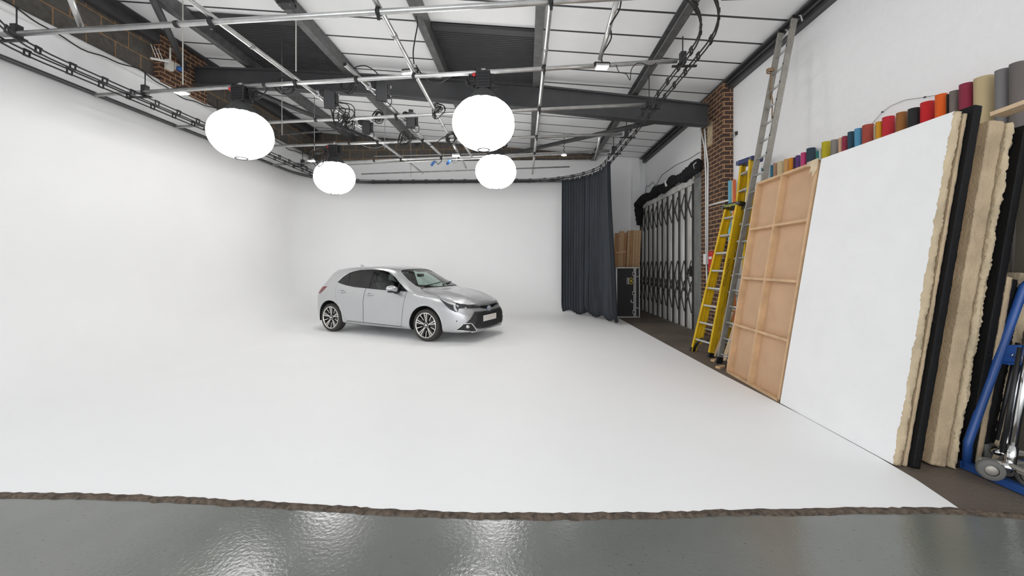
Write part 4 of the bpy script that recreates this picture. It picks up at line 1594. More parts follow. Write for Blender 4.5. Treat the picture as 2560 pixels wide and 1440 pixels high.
# ------------------------------------------------------------------ stack of polystyrene boards
wl, wr = at(1947, 1008, Z=.006), at(2212, 1158, Z=.006)
wtl, wtr = at(2050, 402, Y=wl.y), at(2398, 285, Y=wr.y)
wr = Vector((wl.x + .01, wr.y - .05, .006)); 
lean = (wtl.x - wl.x) / wtl.z
Hb = math.hypot(wtl.z, wtl.x - wl.x)
ylen = wl.y - wr.y
def leaning(name, lab, x0, thick, ynear, yfar, height, m, cat='board', lean_=None, rough=0, seed=1, group=None, z0=.006, faces=None):
    """Board leaning on the right wall. x0: foot of its room side; ynear/yfar: its two ends."""
    ln = lean if lean_ is None else lean_
    up = Vector((ln, 0, 1)).normalized()
    rn = random.Random(seed)
    bm = bmesh.new()
    NV_, NT = 150, max(3, int(thick / .012))
    nrm = Vector((1, 0, -ln)).normalized()
    # end face nearest the camera is broken and uneven
    rows = []
    ph = [rn.uniform(0, 6) for _ in range(5)]
    for i in range(NV_ + 1):
        f = i / NV_
        row = []
        for j in range(NT + 1):
            g = j / NT
            dy = 0
            if rough:
                dy = rough * (.25 * math.sin(f * 7 + ph[0]) + .3 * math.sin(f * 31 + ph[1] + g * 3) + .3 * math.sin(f * 83 + ph[2] + g * 5) + rn.uniform(-.5, .5)) * .5
                if j in (0, NT):
                    dy += rough * .5 + rn.uniform(0, rough * .35)
            p = up * (height * f) + nrm * (thick * g)
            row.append(bm.verts.new((p.x, -dy * -1.0, p.z)))
        rows.append(row)
    for A, B in zip(rows, rows[1:]):
        for j in range(NT):
            ff_ = bm.faces.new((A[j], A[j + 1], B[j + 1], B[j]))
            ff_.smooth = bool(rough)
            ff_.material_index = 1 if faces else 0
    Ld = yfar - ynear
    far = {}
    def fv(vv):
        if vv not in far:
            far[vv] = bm.verts.new((vv.co.x, Ld, vv.co.z))
        return far[vv]
    border = [r[0] for r in rows] + rows[-1][1:] + [r[-1] for r in reversed(rows[:-1])] + list(reversed(rows[0][1:-1]))
    n_ = len(border)
    for k in range(n_):
        a, b = border[k], border[(k + 1) % n_]
        f2 = bm.faces.new((a, b, fv(b), fv(a)))
        if faces and k >= NV_:
            f2.material_index = 1
    bm.faces.new([far[v_] for v_ in border])
    o = obj(name, bm, faces if faces else m)
    o.location = (x0, ynear, z0 + max(0, ln * thick * .5 * 0))
    mnz = min(v_.co.z for v_ in o.data.vertices)
    o.location.z = z0 - mnz
    return tag(o, lab, cat, group)
G_ = 'polystyrene boards stacked on edge'
x = wl.x
H = Hb
specs = [
    # thickness, material, near end offset, far, height, rough, label
    (.062, 'poly', 0.0, None, H, .022, 'large white faced polystyrene board at the front of the stack', ['poly_white', 'poly']),
    (.030, 'poly2', .00, None, H * .995, .006, 'thin buff board directly behind the big white faced board', None),
    (.062, 'poly_black', -.03, None, H * 1.012, .004, 'black board edge nearest the white faced board in the stack', None),
    (.030, 'poly', .03, None, H * .985, .012, 'thin rough buff board just behind the first black edge', None),
    (.050, 'poly', .07, None, H * .985, .03, 'ragged buff board between the first black edge and the smooth wide one', None),
    (.115, 'poly2', .0, None, H * .97, .012, 'widest smooth tan board edge in the middle of the stack', None),
    (.045, 'poly', -.02, None, H * .965, .028, 'ragged buff board right of the wide smooth tan one', None),
    (.045, 'poly', .02, None, H * .96, .030, 'crumbling buff board just left of the second black edge', None),
    (.062, 'poly_black', -.02, None, H * .955, .004, 'second black board edge, right of the crumbling buff boards', None)]
leans = [lean] * 9
for (th, m, off, _, h, rg, lab, fc), k, ln in zip(specs, range(20), leans):
    th *= .94
    leaning('foam_board', lab, x, th, wr.y + off, wl.y - .02 - .05 * k * .3, h, m, 'foam board', ln, rg, 40 + k, G_, faces=fc)
    x += th * 1.03 + .005 + (.006 if k in (2, 4, 7) else 0)
x2 = x
lab2 = [('narrow pale board edge right of the second black edge, shorter than the tall boards', 'poly2', .04, 1.42, .004), ('short black board wrapped in black tape behind the blue trolley', 'poly_black', .06, 1.40, .012), ('second short black taped board behind the blue trolley', 'poly_black', .05, 1.34, .014), ('short rough tan board standing behind the blue trolley tube', 'poly', .09, 1.44, .02)]
for k, (lab, m, th, h, rg) in enumerate(lab2):
    leaning('foam_board', lab, x2, th, wr.y - .02 + .02 * k, wr.y + 1.0, h, m, 'foam board', lean, rg, 70 + k, G_)
    x2 += th * 1.03 + .006
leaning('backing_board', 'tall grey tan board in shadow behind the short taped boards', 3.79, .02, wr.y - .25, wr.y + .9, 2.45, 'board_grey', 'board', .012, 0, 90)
leaning('backing_board', 'black board at the right edge behind the chrome stands', 3.76, .03, wr.y - .95, wr.y - .28, 2.0, 'poly_black', 'board', .03, 0, 91)
p = at(2440, 300, X=XW - .28)
bm = bmesh.new(); q = at(2494, 287, Z=2.64); q2 = at(2580, 256, Z=2.66)
bar(bm, Vector((0, 0, 0)), q2 - q, .14, .03)
o = obj('timber_batten', bm, 'pine_pale'); o.location = q
tag(o, 'pale plank lying across the top of the board stack at the right edge', 'plank')

# ------------------------------------------------------------------ paper rolls along the wall
rolls = [
 (1903, 1911, 420, (.10, .33, .42), 'teal paper roll behind the long ladder, leftmost above the timber flat'),
 (1908, 1919, 417, (.42, .66, .74), 'pale blue paper roll seen between the stiles of the long ladder'),
 (1926, 1933, 413, (.05, .22, .33), 'dark blue paper roll just right of the long ladder'),
 (1933, 1943, 408, (.50, .30, .20), 'rosy brown paper roll next to the dark blue one at the ladder'),
 (1943, 1960, 404, (.70, .57, .34), 'cream paper roll above the left half of the timber flat'),
 (1960, 1973, 398, (.68, .38, .14), 'light orange paper roll beside the cream one'),
 (1973, 1983, 395, (.78, .28, .015), 'bright orange paper roll above the middle of the timber flat'),
 (1983, 1990, 394, (.07, .03, .08), 'dark plum paper roll between the bright orange and purple rolls'),
 (1989, 2001, 389, (.13, .06, .22), 'purple paper roll left of the hot pink one'),
 (2002, 2016, 382, (.62, .06, .20), 'hot pink paper roll above the timber flat'),
 (2016, 2039, 371, (.035, .06, .085), 'thick charcoal navy paper roll right of the hot pink one'),
 (2040, 2047, 378, (.02, .22, .19), 'green teal paper roll beside the thick navy one'),
 (2047, 2054, 373, (.50, .56, .54), 'thin pale grey paper roll left of the yellow one'),
 (2054, 2076, 355, (.55, .45, .02), 'mustard yellow paper roll above the corner of the white board'),
 (2077, 2096, 350, (.26, .24, .22), 'mid grey paper roll right of the mustard yellow one'),
 (2096, 2107, 345, (.68, .42, .27), 'peach paper roll left of the crimson one'),
 (2105, 2119, 341, (.34, .035, .07), 'crimson paper roll with a torn front'),
 (2119, 2136, 330, (.025, .075, .11), 'deep teal paper roll left of the sky blue one'),
 (2136, 2155, 322, (.09, .31, .50), 'sky blue paper roll left of the clay red one'),
 (2155, 2185, 313, (.42, .075, .05), 'clay red paper roll where the wall wire starts'),
 (2184, 2190, 312, (.55, .48, .36), 'thin cream paper roll right of the clay red one'),
 (2189, 2206, 305, (.66, .33, .02), 'amber paper roll left of the scarlet one'),
 (2205, 2237, 293, (.60, .025, .04), 'scarlet paper roll right of the amber one'),
 (2240, 2268, 282, (.33, .13, .03), 'caramel brown paper roll left of the black one'),
 (2269, 2300, 272, (.022, .022, .024), 'black paper roll left of the glossy red one'),
 (2300, 2337, 256, (.62, .015, .02), 'glossy red paper roll left of the vivid orange one'),
 (2337, 2369, 237, (.80, .12, .01), 'vivid orange paper roll above the top right of the white board'),
 (2366, 2374, 236, (.012, .012, .012), 'thin black paper roll squeezed right of the vivid orange one'),
 (2373, 2398, 228, (.19, .16, .14), 'taupe paper roll left of the maroon one'),
 (2397, 2434, 210, (.27, .025, .055), 'maroon paper roll above the corner of the foam board stack'),
 (2433, 2487, 194, (.56, .44, .25), 'thick cream paper roll right of the maroon one'),
 (2486, 2526, 175, (.20, .19, .19), 'grey paper roll right of the thick cream one'),
 (2522, 2566, 158, (.15, .13, .12), 'dark taupe paper roll at the right edge of the photo')]
for k, (x0, x1, yt, c, lab) in enumerate(rolls):
    xc = (x0 + x1) / 2
    tt = (xc - 1280) / FPX
    XR = XW - .12
    P = at(xc, yt, X=XR)
    dist = math.hypot(P.x, P.y)
    r = (x1 - x0) / (2 * FPX * (1 + tt * tt)) * dist * 1.04
    XR = XW - .012 - r if r > .045 else XW - .10
    P = at(xc, yt, X=XR)
    t = thing('paper_roll', lab, 'paper roll', (P.x, P.y, .006), group='backdrop paper rolls along the wall')
    m = mat('paper_' + '_'.join(lab.split()[:2]), c, .62, var=.06, scale=3)
    hh = P.z - .006
    bm = bmesh.new()
    lathe(bm, [(r - .006, 0), (r, .002), (r, hh), (r - .008, hh), (r * .55, hh - .004), (r * .5, hh - .03)], 28)
    # loose outer edge of the paper
    a0 = 2.2 + k * .7
    pts = [(r + .0015, a0 + .02 * i) for i in range(10)]
    obj('paper', bm, m, t)
    bm = bmesh.new()
    lathe(bm, [(r * .36, -.0), (r * .46, 0), (r * .46, hh - .012), (r * .36, hh - .012), (r * .36, 0)], 20)
    obj('core', bm, 'hardboard', t)
for (x0, x1, yt, c, lab) in ((1820, 1831, 453, (.20, .52, .70), 'light blue paper roll in front of the brick pier, behind the short stepladder'), (1829, 1836, 452, (.75, .62, .38), 'cream paper roll beside the light blue one at the brick pier'), (1832, 1840, 450, (.75, .16, .06), 'orange red paper roll peeking out behind the short stepladder top')):
    P = at((x0 + x1) / 2, yt, X=XW - .12)
    t = thing('paper_roll', lab, 'paper roll', (P.x, P.y, .006), group='backdrop paper rolls along the wall')
    dist = math.hypot(P.x, P.y)
    tt = ((x0 + x1) / 2 - 1280) / FPX
    r = (x1 - x0) / (2 * FPX * (1 + tt * tt)) * dist
    hh = P.z
    bm = bmesh.new(); lathe(bm, [(r - .006, 0), (r, .002), (r, hh), (r - .008, hh), (r * .6, hh - .01)], 24); obj('paper', bm, mat('paper_pier', c, .6), t)
    bm = bmesh.new(); lathe(bm, [(r * .4, 0), (r * .5, 0), (r * .5, hh - .02), (r * .4, hh - .02), (r * .4, 0)], 16); obj('core', bm, 'hardboard', t)

# ------------------------------------------------------------------ blue trolley with chrome stands
c0 = at(2416, 1172, Z=.01)
t = thing('stand_trolley', 'blue tubular steel trolley at the right edge, with a chain across it', 'trolley', (c0.x, c0.y, .006))
bend = at(2420, 1105, Y=c0.y) - Vector((c0.x, c0.y, .006))
topp = at(2560, 716, Y=c0.y) - Vector((c0.x, c0.y, .006))
bm = bmesh.new()
tube(bm, [(0, 0, .02), bend, bend + (topp - bend) * .03, topp, topp + Vector((.10, -.06, .16)), topp + Vector((.12, -.3, .2)), topp + Vector((.12, -.75, .2))], .026, 14)
obj('upright', bm, 'blue_steel', t)
bm = bmesh.new()
bar(bm, (0, .03, .03), (.0 + .06, -1.0, .03), .05, .05)
obj('base_bar', bm, 'blue_steel', t)
bm = bmesh.new(); bar(bm, (0, .03, .03), (.5, .03, .03), .05, .05); obj('base_bar', bm, 'blue_steel', t)
bm = bmesh.new(); bar(bm, (-.01, .075, .03), (-.01, .02, .03), .054, .054); obj('end_cap', bm, 'black', t)
pl = at(2512, 862, Y=c0.y) - Vector((c0.x, c0.y, .006)); pl2 = at(2512, 905, Y=c0.y) - Vector((c0.x, c0.y, .006))
bm = bmesh.new(); box(bm, (pl.x + .10, 0, (pl.z + pl2.z) / 2), (.28, .016, pl.z - pl2.z)); box(bm, (pl.x + .10, -.03, pl2.z), (.30, .06, .012)); obj('cross_plate', bm, 'blue_steel', t)
bm = bmesh.new()
for k in range(7):
    cxk = pl.x + .02 + .036 * k
    czk = (pl.z + pl2.z) / 2 - .005 - .05 * math.sin(k / 8 * PI * .6)
    an = k % 2
    tube(bm, [(cxk + .024 * math.cos(a), -.045 + (.010 * math.sin(a) if an else 0), czk + (0 if an else .011 * math.sin(a))) for a in [2 * PI * i / 12 for i in range(12)]], .0035, 6, closed=True)
obj('chain', bm, 'chrome', t)

def stand(base, lab, lx, ly, angs, wheel, r=.022):
    t = thing('lighting_stand', lab, 'lighting stand', (base.x, base.y, .056), group='chrome rolling stands on the trolley')
    d = Vector((lx, ly, 1)).normalized()
    bm = bmesh.new(); tube(bm, [d * .12, d * 1.05], r, 14); obj('column', bm, 'chrome', t)
    bm = bmesh.new(); tube(bm, [d * .10, d * .24], r + .008, 14); lathe(bm, [(0, 0), (.045, 0), (.052, .02), (.03, .045), (0, .045)], 20, Matrix.Translation((0, 0, .085))); obj('collar', bm, 'chrome', t)
    bm = bmesh.new(); tube(bm, [d * .2 + Vector((.05, .03, 0)), d * .95 + Vector((.04, .03, 0))], .010, 10); obj('brace_rod', bm, 'chrome', t)
    bm = bmesh.new(); tube(bm, [d * .18 + Vector((-.035, .02, 0)), d * .9 + Vector((-.028, .03, 0))], .012, 10); obj('dark_rod', bm, 'black', t)
    for k, an in enumerate(angs):
        e = Vector((math.cos(an), math.sin(an), 0))
        q = Vector((-e.y, e.x, 0))
        bm = bmesh.new()
        R = Matrix((e, q, Vector((0, 0, 1)))).transposed()
        box(bm, e * .065 + Vector((0, 0, .115)), (.13, .045, .022), R, bev=.008)
        box(bm, e * .10 + Vector((0, 0, .10)), (.07, .034, .03), R, bev=.010)
        lg = obj('leg', bm, 'alu_dirty', t)
        if k in wheel:
            mt = Matrix.Translation(e * .085 + q * .045 + Vector((0, 0, .069))) @ Matrix.Rotation(an, 4, 'Z') @ Matrix.Rotation(PI / 2, 4, 'X')
            bm = bmesh.new(); lathe(bm, [(.036, -.02), (.062, -.022), (.068, -.012), (.068, .012), (.062, .022), (.036, .02)], 28, mt); obj('tyre', bm, 'wheel_rubber', lg)
            bm = bmesh.new(); lathe(bm, [(0, -.022), (.024, -.022), (.038, -.012), (.038, .012), (.024, .022), (0, .022)], 20, mt); obj('wheel_hub', bm, 'alu_dirty', lg)
    return t
M['wheel_rubber'] = mat('grey_rubber', (.13, .13, .12), .7)
s0 = at(2519, 1172, Z=.16) + Vector((.05, .05, 0))
stand(s0, 'chrome rolling stand on the blue trolley, its thick column nearest the camera', .17, .0, (2.6, .2, -1.6), (0, 1, 2))
s1 = at(2499, 1128, Z=.16)
stand(s1, 'thinner chrome rolling stand on the blue trolley, behind the thick one', .24, .02, (1.2, -.2), (0,), .014)
bm = bmesh.new()
prism(bm, [(0, -.95), (.55, -.95), (.5, .0), (.03, .0)], .012)
o = obj('base_plate', bm, 'blackm', bpy.data.objects.get('stand_trolley'))
o.location = (0.02, 0, .038)
# ------------------------------------------------------------------ silver hatchback
def car_paint():
    m = mat('silver_car_paint', (0.50, 0.505, 0.515), 0.30, metal=0.55, coat=0.6)
    return m
M['paint'] = car_paint()
M['trim'] = mat('gloss_black_trim', (0.010, 0.010, 0.011), .22)
M['trim_matt'] = mat('matt_black_trim', (0.016, 0.016, 0.017), .6)
M['inside'] = mat('car_interior', (0.030, 0.030, 0.032), .8)
M['tyre'] = mat('tyre_rubber', (0.040, 0.037, 0.034), .8, bump=.15, bscale=60)
M['rim'] = mat('machined_alloy', (0.78, 0.76, 0.72), .26, metal=.85)
M['rim_dark'] = mat('dark_alloy_paint', (0.020, 0.020, 0.021), .4)
M['glass'] = glass_mat('window_glass', (.66, .76, .72))
M['glass_dark'] = glass_mat('privacy_glass', (.16, .17, .17))
M['lamp_glass'] = mat('headlamp_lens', (0.035, 0.036, 0.04), .08, spec=.8)
M['lamp_chrome'] = mat('headlamp_chrome', (0.75, 0.75, 0.76), .2, metal=.8)
M['tail_red'] = mat('tail_lamp_red', (0.16, 0.008, 0.012), .15)
M['plate'] = mat('blank_plate', (0.74, 0.71, 0.66), .5)
M['badge_blue'] = mat('badge_blue', (0.04, .09, .22), .3)
M['grille_dark'] = mat('grille_frame', (0.055, 0.055, 0.057), .38)
M['grille_hole'] = mat('grille_hole', (0.003, 0.003, 0.003), .7)
M['seat'] = mat('dark_seat_fabric', (0.05, 0.05, 0.053), .9)
M['head_liner'] = mat('pale_headlining', (0.34, 0.35, 0.33), .9)

fw, rw = at(1063, 854, Z=.014), at(827, 829, Z=.014)
hd = Vector((fw.x - rw.x, fw.y - rw.y, 0)).normalized()
lf = Vector((-hd.y, hd.x, 0))
CO = Vector((fw.x, fw.y, .014)) - hd * 1.33 + lf * .86
CAR_R = Matrix((hd, lf, Vector((0, 0, 1)))).transposed()
CAR = thing('hatchback_car', 'silver five door hatchback parked on the white cove, front turned to the right', 'car', CO, rot=CAR_R)

def pchip(xk, yk, x):
    xk = np.array(xk, float); yk = np.array(yk, float)
    h = np.diff(xk); d = np.diff(yk) / h
    m = np.zeros_like(yk)
    m[0], m[-1] = d[0], d[-1]
    for i in range(1, len(xk) - 1):
        if d[i - 1] * d[i] > 0:
            w1 = 2 * h[i] + h[i - 1]; w2 = h[i] + 2 * h[i - 1]
            m[i] = (w1 + w2) / (w1 / d[i - 1] + w2 / d[i])
    i = np.clip(np.searchsorted(xk, x) - 1, 0, len(h) - 1)
    t = (x - xk[i]) / h[i]
    return ((1 + 2 * t) * (1 - t) ** 2) * yk[i] + t * (1 - t) ** 2 * h[i] * m[i] + t * t * (3 - 2 * t) * yk[i + 1] + t * t * (t - 1) * h[i] * m[i + 1]

#      x     zb    w     zbelt yb    yr    zr    zt
KEY = [(-2.06, .44, .47, .74, .42, .34, .78, .80),
       (-2.01, .38, .58, .82, .50, .40, .88, .91),
       (-1.94, .32, .67, .90, .565, .43, 1.00, 1.04),
       (-1.85, .28, .76, .955, .63, .455, 1.11, 1.18),
       (-1.75, .26, .825, .985, .69, .48, 1.20, 1.30),
       (-1.62, .245, .862, 1.02, .745, .52, 1.275, 1.375),
       (-1.45, .23, .88, 1.05, .785, .555, 1.325, 1.41),
       (-1.2, .20, .89, 1.05, .80, .595, 1.375, 1.437),
       (-.8, .185, .893, 1.01, .81, .605, 1.405, 1.452),
       (-.3, .18, .895, .975, .815, .61, 1.41, 1.462),
       (.1, .18, .895, .958, .818, .605, 1.385, 1.445),
       (.32, .18, .895, .952, .818, .612, 1.335, 1.418),
       (.55, .18, .895, .95, .816, .65, 1.20, 1.345),
       (.75, .18, .894, .95, .815, .70, 1.085, 1.245),
       (.92, .18, .893, .945, .812, .735, 1.005, 1.15),
       (1.08, .18, .892, .925, .808, .72, .965, 1.055),
       (1.22, .18, .89, .90, .805, .70, .945, .992),
       (1.5, .18, .885, .875, .80, .69, .915, .962),
       (1.75, .18, .868, .83, .785, .66, .868, .915),
       (1.95, .18, .83, .77, .745, .60, .815, .862),
       (2.08, .185, .78, .71, .69, .53, .765, .812),
       (2.17, .19, .715, .665, .62, .46, .728, .772),
       (2.235, .20, .625, .625, .54, .38, .690, .728),
       (2.27, .22, .54, .58, .46, .30, .640, .670)]
KX = [k[0] for k in KEY]
xs = sorted(set(list(np.linspace(-2.06, 2.27, 110)) + list(np.linspace(2.05, 2.27, 16)) + list(np.linspace(-2.06, -1.7, 14))))
xs = np.array(xs)
CH = {n: pchip(KX, [k[i + 1] for k in KEY], xs) for i, n in enumerate(('zb', 'w', 'zbelt', 'yb', 'yr', 'zr', 'zt'))}

def half_ring(x, c):
    zb, w, zbelt, yb, yr, zr, zt = (float(v) for v in c)
    zm = zb + (zbelt - zb) * .5
    s = max(0.0, min(1.0, (1.35 - abs(x)) / .5))      # side sculpting along the doors
    ctl = [(0, zb), (.70 * w, zb), (.90 * w, zb + .012), (.968 * w, zb + .055), (.992 * w, zb + .16), (w * (.995 - .012 * s), zm - .03),
           (w, zm + .10), (w * (.985), zm + (zbelt - zm) * .55), (yb + (w - yb) * .42, zbelt - .055), (yb, zbelt),
           (yb + (yr - yb) * .5 + .012, zbelt + (zr - zbelt) * .5), (yr, zr), (yr * .90, zr + (zt - zr) * .45), (yr * .72, zr + (zt - zr) * .74), (yr * .40, zr + (zt - zr) * .945), (0, zt)]
    sub = []
    for (a, b), (c2, d) in zip(ctl, ctl[1:]):
        for k in range(4):
            sub.append((a + (c2 - a) * k / 4, b + (d - b) * k / 4))
    sub.append(ctl[-1])
    P = np.array(sub)
    for _ in range(5):
        Q = P.copy()
        Q[1:-1] = .25 * P[:-2] + .5 * P[1:-1] + .25 * P[2:]
        Q[0, 1] = P[0, 1]; Q[-1, 1] = P[-1, 1] * .5 + P[-2, 1] * .5
        P = Q
    P[0, 0] = 0; P[-1, 0] = 0
    return P

def loft(xsub, ringf, m):
    bm = bmesh.new()
    rings = []
    for x in xsub:
        P = ringf(x)
        right = [bm.verts.new((x, -y, z)) for y, z in P]
        left = [bm.verts.new((x, y, z)) for y, z in P[1:-1]]
        rings.append(right + list(reversed(left)))
    n = len(rings[0])
    for A, B in zip(rings, rings[1:]):
        for k in range(n):
            f = bm.faces.new((A[k], A[(k + 1) % n], B[(k + 1) % n], B[k]))
            f.smooth = True
    bm.faces.new(rings[0]); bm.faces.new(list(reversed(rings[-1])))
    bmesh.ops.recalc_face_normals(bm, faces=bm.faces[:])
    return bm

def ring_at(x):
    c = [np.interp(x, xs, CH[n]) for n in ('zb', 'w', 'zbelt', 'yb', 'yr', 'zr', 'zt')]
    return half_ring(x, c)
bm = loft(xs, ring_at, 'paint')
# push the lower front lip forward and tuck the middle of the face
for v in bm.verts:
    if v.co.x > 2.0:
        f = (v.co.x - 2.0) / .27
        v.co.x -= f * .05 * max(0, min(1, (v.co.z - .45) / .3))
BVH = BVHTree.FromBMesh(bm)
body = obj('body', bm, ['paint', 'trim_matt', 'inside'], CAR, recalc=False)

def cutter(bm, mi):
    bmesh.ops.recalc_face_normals(bm, faces=bm.faces[:])
    me = bpy.data.meshes.new('cutter')
    bm.to_mesh(me); bm.free()
    for n_ in ('paint', 'trim_matt', 'inside'):
        me.materials.append(M[n_])
    for p in me.polygons:
        p.material_index = mi
    o = bpy.data.objects.new('cutter', me)
    COL.objects.link(o)
    return o
cuts = []
# cabin cavity
def inner_ring(x):
    P = ring_at(x).copy()
    P[:, 0] = np.maximum(0, P[:, 0] - .045) if True else P[:, 0]
    P[0, 0] = 0
    zt = P[:, 1].max()
    P[:, 1] = np.minimum(P[:, 1] - .0, zt)
    P[:, 1] = np.where(P[:, 1] > .8, P[:, 1] - .035, np.maximum(P[:, 1], .34))
    P[:, 0][1:-1] = np.maximum(P[:, 0][1:-1], .004)
    # keep points distinct along the flat floor
    return P
cav = loft(np.linspace(-1.5, 1.02, 44), inner_ring, 'inside')
bmesh.ops.remove_doubles(cav, verts=cav.verts[:], dist=1e-5)
cuts.append(cutter(cav, 2))
# wheel arches
for (ax, az, ar) in ((1.335, .305, .392), (-1.30, .308, .392)):
    for sgn in (-1, 1):
        bm = bmesh.new()
        lathe(bm, [(0, 0), (ar, 0), (ar, .42), (0, .42)], 64, Matrix.Translation((ax, sgn * .54, az)) @ Matrix.Rotation(sgn * -PI / 2, 4, 'X'))
        cuts.append(cutter(bm, 1))
# window openings
def cr(pts, n=8, closed=True):
    out = []
    N = len(pts)
    for i in range(N):
        p0, p1, p2, p3 = (Vector(pts[(i + k) % N]) for k in (-1, 0, 1, 2))
        for k in range(n):
            t = k / n
            out.append(.5 * ((2 * p1) + (p2 - p0) * t + (2 * p0 - 5 * p1 + 4 * p2 - p3) * t * t + (3 * p1 - p0 - 3 * p2 + p3) * t ** 3))
    return [(p.x, p.y) for p in out]
def poly_d(pts, step=.03):
    out = []
    for i in range(len(pts)):
        a, b = Vector(pts[i]), Vector(pts[(i + 1) % len(pts)])
        m = max(1, int((b - a).length / step))
        out += [tuple(a + (b - a) * k / m) for k in range(m)]
    return out
DLO_TOP = [(-1.17, 1.115), (-1.08, 1.215), (-.95, 1.303), (-.80, 1.345), (-.63, 1.372), (-.31, 1.384), (0, 1.368), (.14, 1.343), (.25, 1.305), (.40, 1.222), (.556, 1.118), (.75, 1.005), (.84, .962)]
DLO_BOT = [(.80, .955), (.50, .962), (.22, .972), (-.31, .994), (-.60, 1.012), (-.87, 1.043), (-1.05, 1.078)]
DLO = DLO_TOP + DLO_BOT
for sgn in (-1, 1):
    bm = bmesh.new()
    prism(bm, DLO, .80, Matrix(((1, 0, 0, 0), (0, 0, sgn, sgn * .50), (0, 1, 0, 0), (0, 0, 0, 1))))
    cuts.append(cutter(bm, 1))
WS = [(1.135, 0), (1.125, .25), (1.09, .48), (1.035, .63), (.93, .655), (.70, .615), (.45, .535), (.385, .47), (.395, .3), (.40, 0)]
WSP = WS + [(x, -y) for x, y in reversed(WS[1:-1])]
bm = bmesh.new()
prism(bm, WSP, .62, Matrix.Translation((0, 0, .93)))
cuts.append(cutter(bm, 1))
dg = bpy.context.evaluated_depsgraph_get()
for c in cuts:
    md = body.modifiers.new('cut', 'BOOLEAN')
    md.operation = 'DIFFERENCE'
    md.solver = 'EXACT'
    md.object = c
    try:
        md.material_mode = 'TRANSFER'
    except Exception:
        pass
    cm = c.matrix_world.copy()
    c.parent = CAR
dg.update()
bpy.context.view_layer.update()
me = bpy.data.meshes.new_from_object(body.evaluated_get(bpy.context.evaluated_depsgraph_get()))
body.modifiers.clear()
old = body.data
body.data = me
bpy.data.meshes.remove(old)
for c in cuts:
    bpy.data.objects.remove(c, do_unlink=True)
me.name = 'body'
ANG = [(e, 0) for e in ()]
try:
    me.set_sharp_from_angle(angle=math.radians(38))
except Exception:
    pass

# patches fitted to the body surface
def fit(name, poly, plane, m, parent, off=.003, sgn=-1, grid=.035, inset=-.004, direction=None, smooth=True, skirt=True, step=.03):
    """Panel bounded by poly and laid on the bodywork. plane: 'side' (x, z), 'front' (y, z), 'top' (x, y)."""
    b = poly_d(poly, step)
    n = len(b)
    pts = [Vector((x, y)) for x, y in b]
    xs_ = [p[0] for p in b]; ys_ = [p[1] for p in b]
    def inside(x, y):
        c = False
        j = n - 1
        for i in range(n):
            if (b[i][1] > y) != (b[j][1] > y) and x < (b[j][0] - b[i][0]) * (y - b[i][1]) / (b[j][1] - b[i][1]) + b[i][0]:
                c = not c
            j = i
        return c
    gx = np.arange(min(xs_) + grid / 2, max(xs_), grid)
    gy = np.arange(min(ys_) + grid / 2, max(ys_), grid)
    for x in gx:
        for y in gy:
            if inside(x, y) and min((x - q[0]) ** 2 + (y - q[1]) ** 2 for q in b) > (grid * .45) ** 2:
                pts.append(Vector((x, y)))
    vs, es, fs, *_ = delaunay_2d_cdt(pts, [(i, (i + 1) % n) for i in range(n)], [], 1, 1e-5)
    bm = bmesh.new()
    V = []
    for p in vs:
        if plane == 'side':
            o, d = Vector((p.x, sgn * 2.0, p.y)), Vector((0, -sgn, 0))
        elif plane == 'front':
            o, d = Vector((4.0, p.x, p.y)), Vector((-1, 0, 0))
        elif plane == 'rear':
            o, d = Vector((-4.0, p.x, p.y)), Vector((1, 0, 0))
        else:
            o, d = Vector((p.x, p.y, 3.0)), Vector((0, 0, -1))
        loc, nor, idx, dist = BVH.ray_cast(o, d)
        if loc is None:
            loc, nor, idx, dist = BVH.find_nearest(o + d * (2 if plane != 'top' else 2))
        if nor.dot(d) > 0:
            nor = -nor
        V.append(bm.verts.new(loc + nor * off))
    for f in fs:
        try:
            q = bm.faces.new([V[i] for i in f]); q.smooth = smooth
        except ValueError:
            pass
    bmesh.ops.recalc_face_normals(bm, faces=bm.faces[:])
    c = sum((f.normal for f in bm.faces), Vector())
    want = {'side': Vector((0, sgn, 0)), 'front': Vector((1, 0, 0)), 'rear': Vector((-1, 0, 0)), 'top': Vector((0, 0, 1))}[plane]
    if c.dot(want) < 0:
        bmesh.ops.reverse_faces(bm, faces=bm.faces[:])
    if skirt:
        bm.normal_update()
        be = [e for e in bm.edges if len(e.link_faces) == 1]
        r = bmesh.ops.extrude_edge_only(bm, edges=be)
        nv = [v for v in r['geom'] if isinstance(v, bmesh.types.BMVert)]
        for v in nv:
            nn = Vector()
            for e in v.link_edges:
                o2 = e.other_vert(v)
                if o2 not in nv:
                    for f in o2.link_faces:
                        if f.smooth:
                            nn += f.normal
            if nn.length:
                v.co -= nn.normalized() * (off + .003)
        for f in bm.faces:
            if any(v in nv for v in f.verts):
                f.smooth = False
    for e in bm.edges:
        if len(e.link_faces) == 2 and e.link_faces[0].smooth != e.link_faces[1].smooth:
            e.smooth = False
    return obj(name, bm, m, parent, recalc=False)

def shrink(poly, d):
    n = len(poly)
    area = sum(poly[i][0] * poly[(i + 1) % n][1] - poly[(i + 1) % n][0] * poly[i][1] for i in range(n))
    s = 1 if area > 0 else -1
    out = []
    for i in range(n):
        a, b, c = Vector(poly[i - 1]), Vector(poly[i]), Vector(poly[(i + 1) % n])
        e1, e2 = (b - a).normalized(), (c - b).normalized()
        n1, n2 = Vector((-e1.y, e1.x)) * s, Vector((-e2.y, e2.x)) * s
        nn = (n1 + n2)
        nn = nn / max(.35, nn.length_squared / 2)
        p = b + nn * d
        out.append((p.x, p.y))
    return out

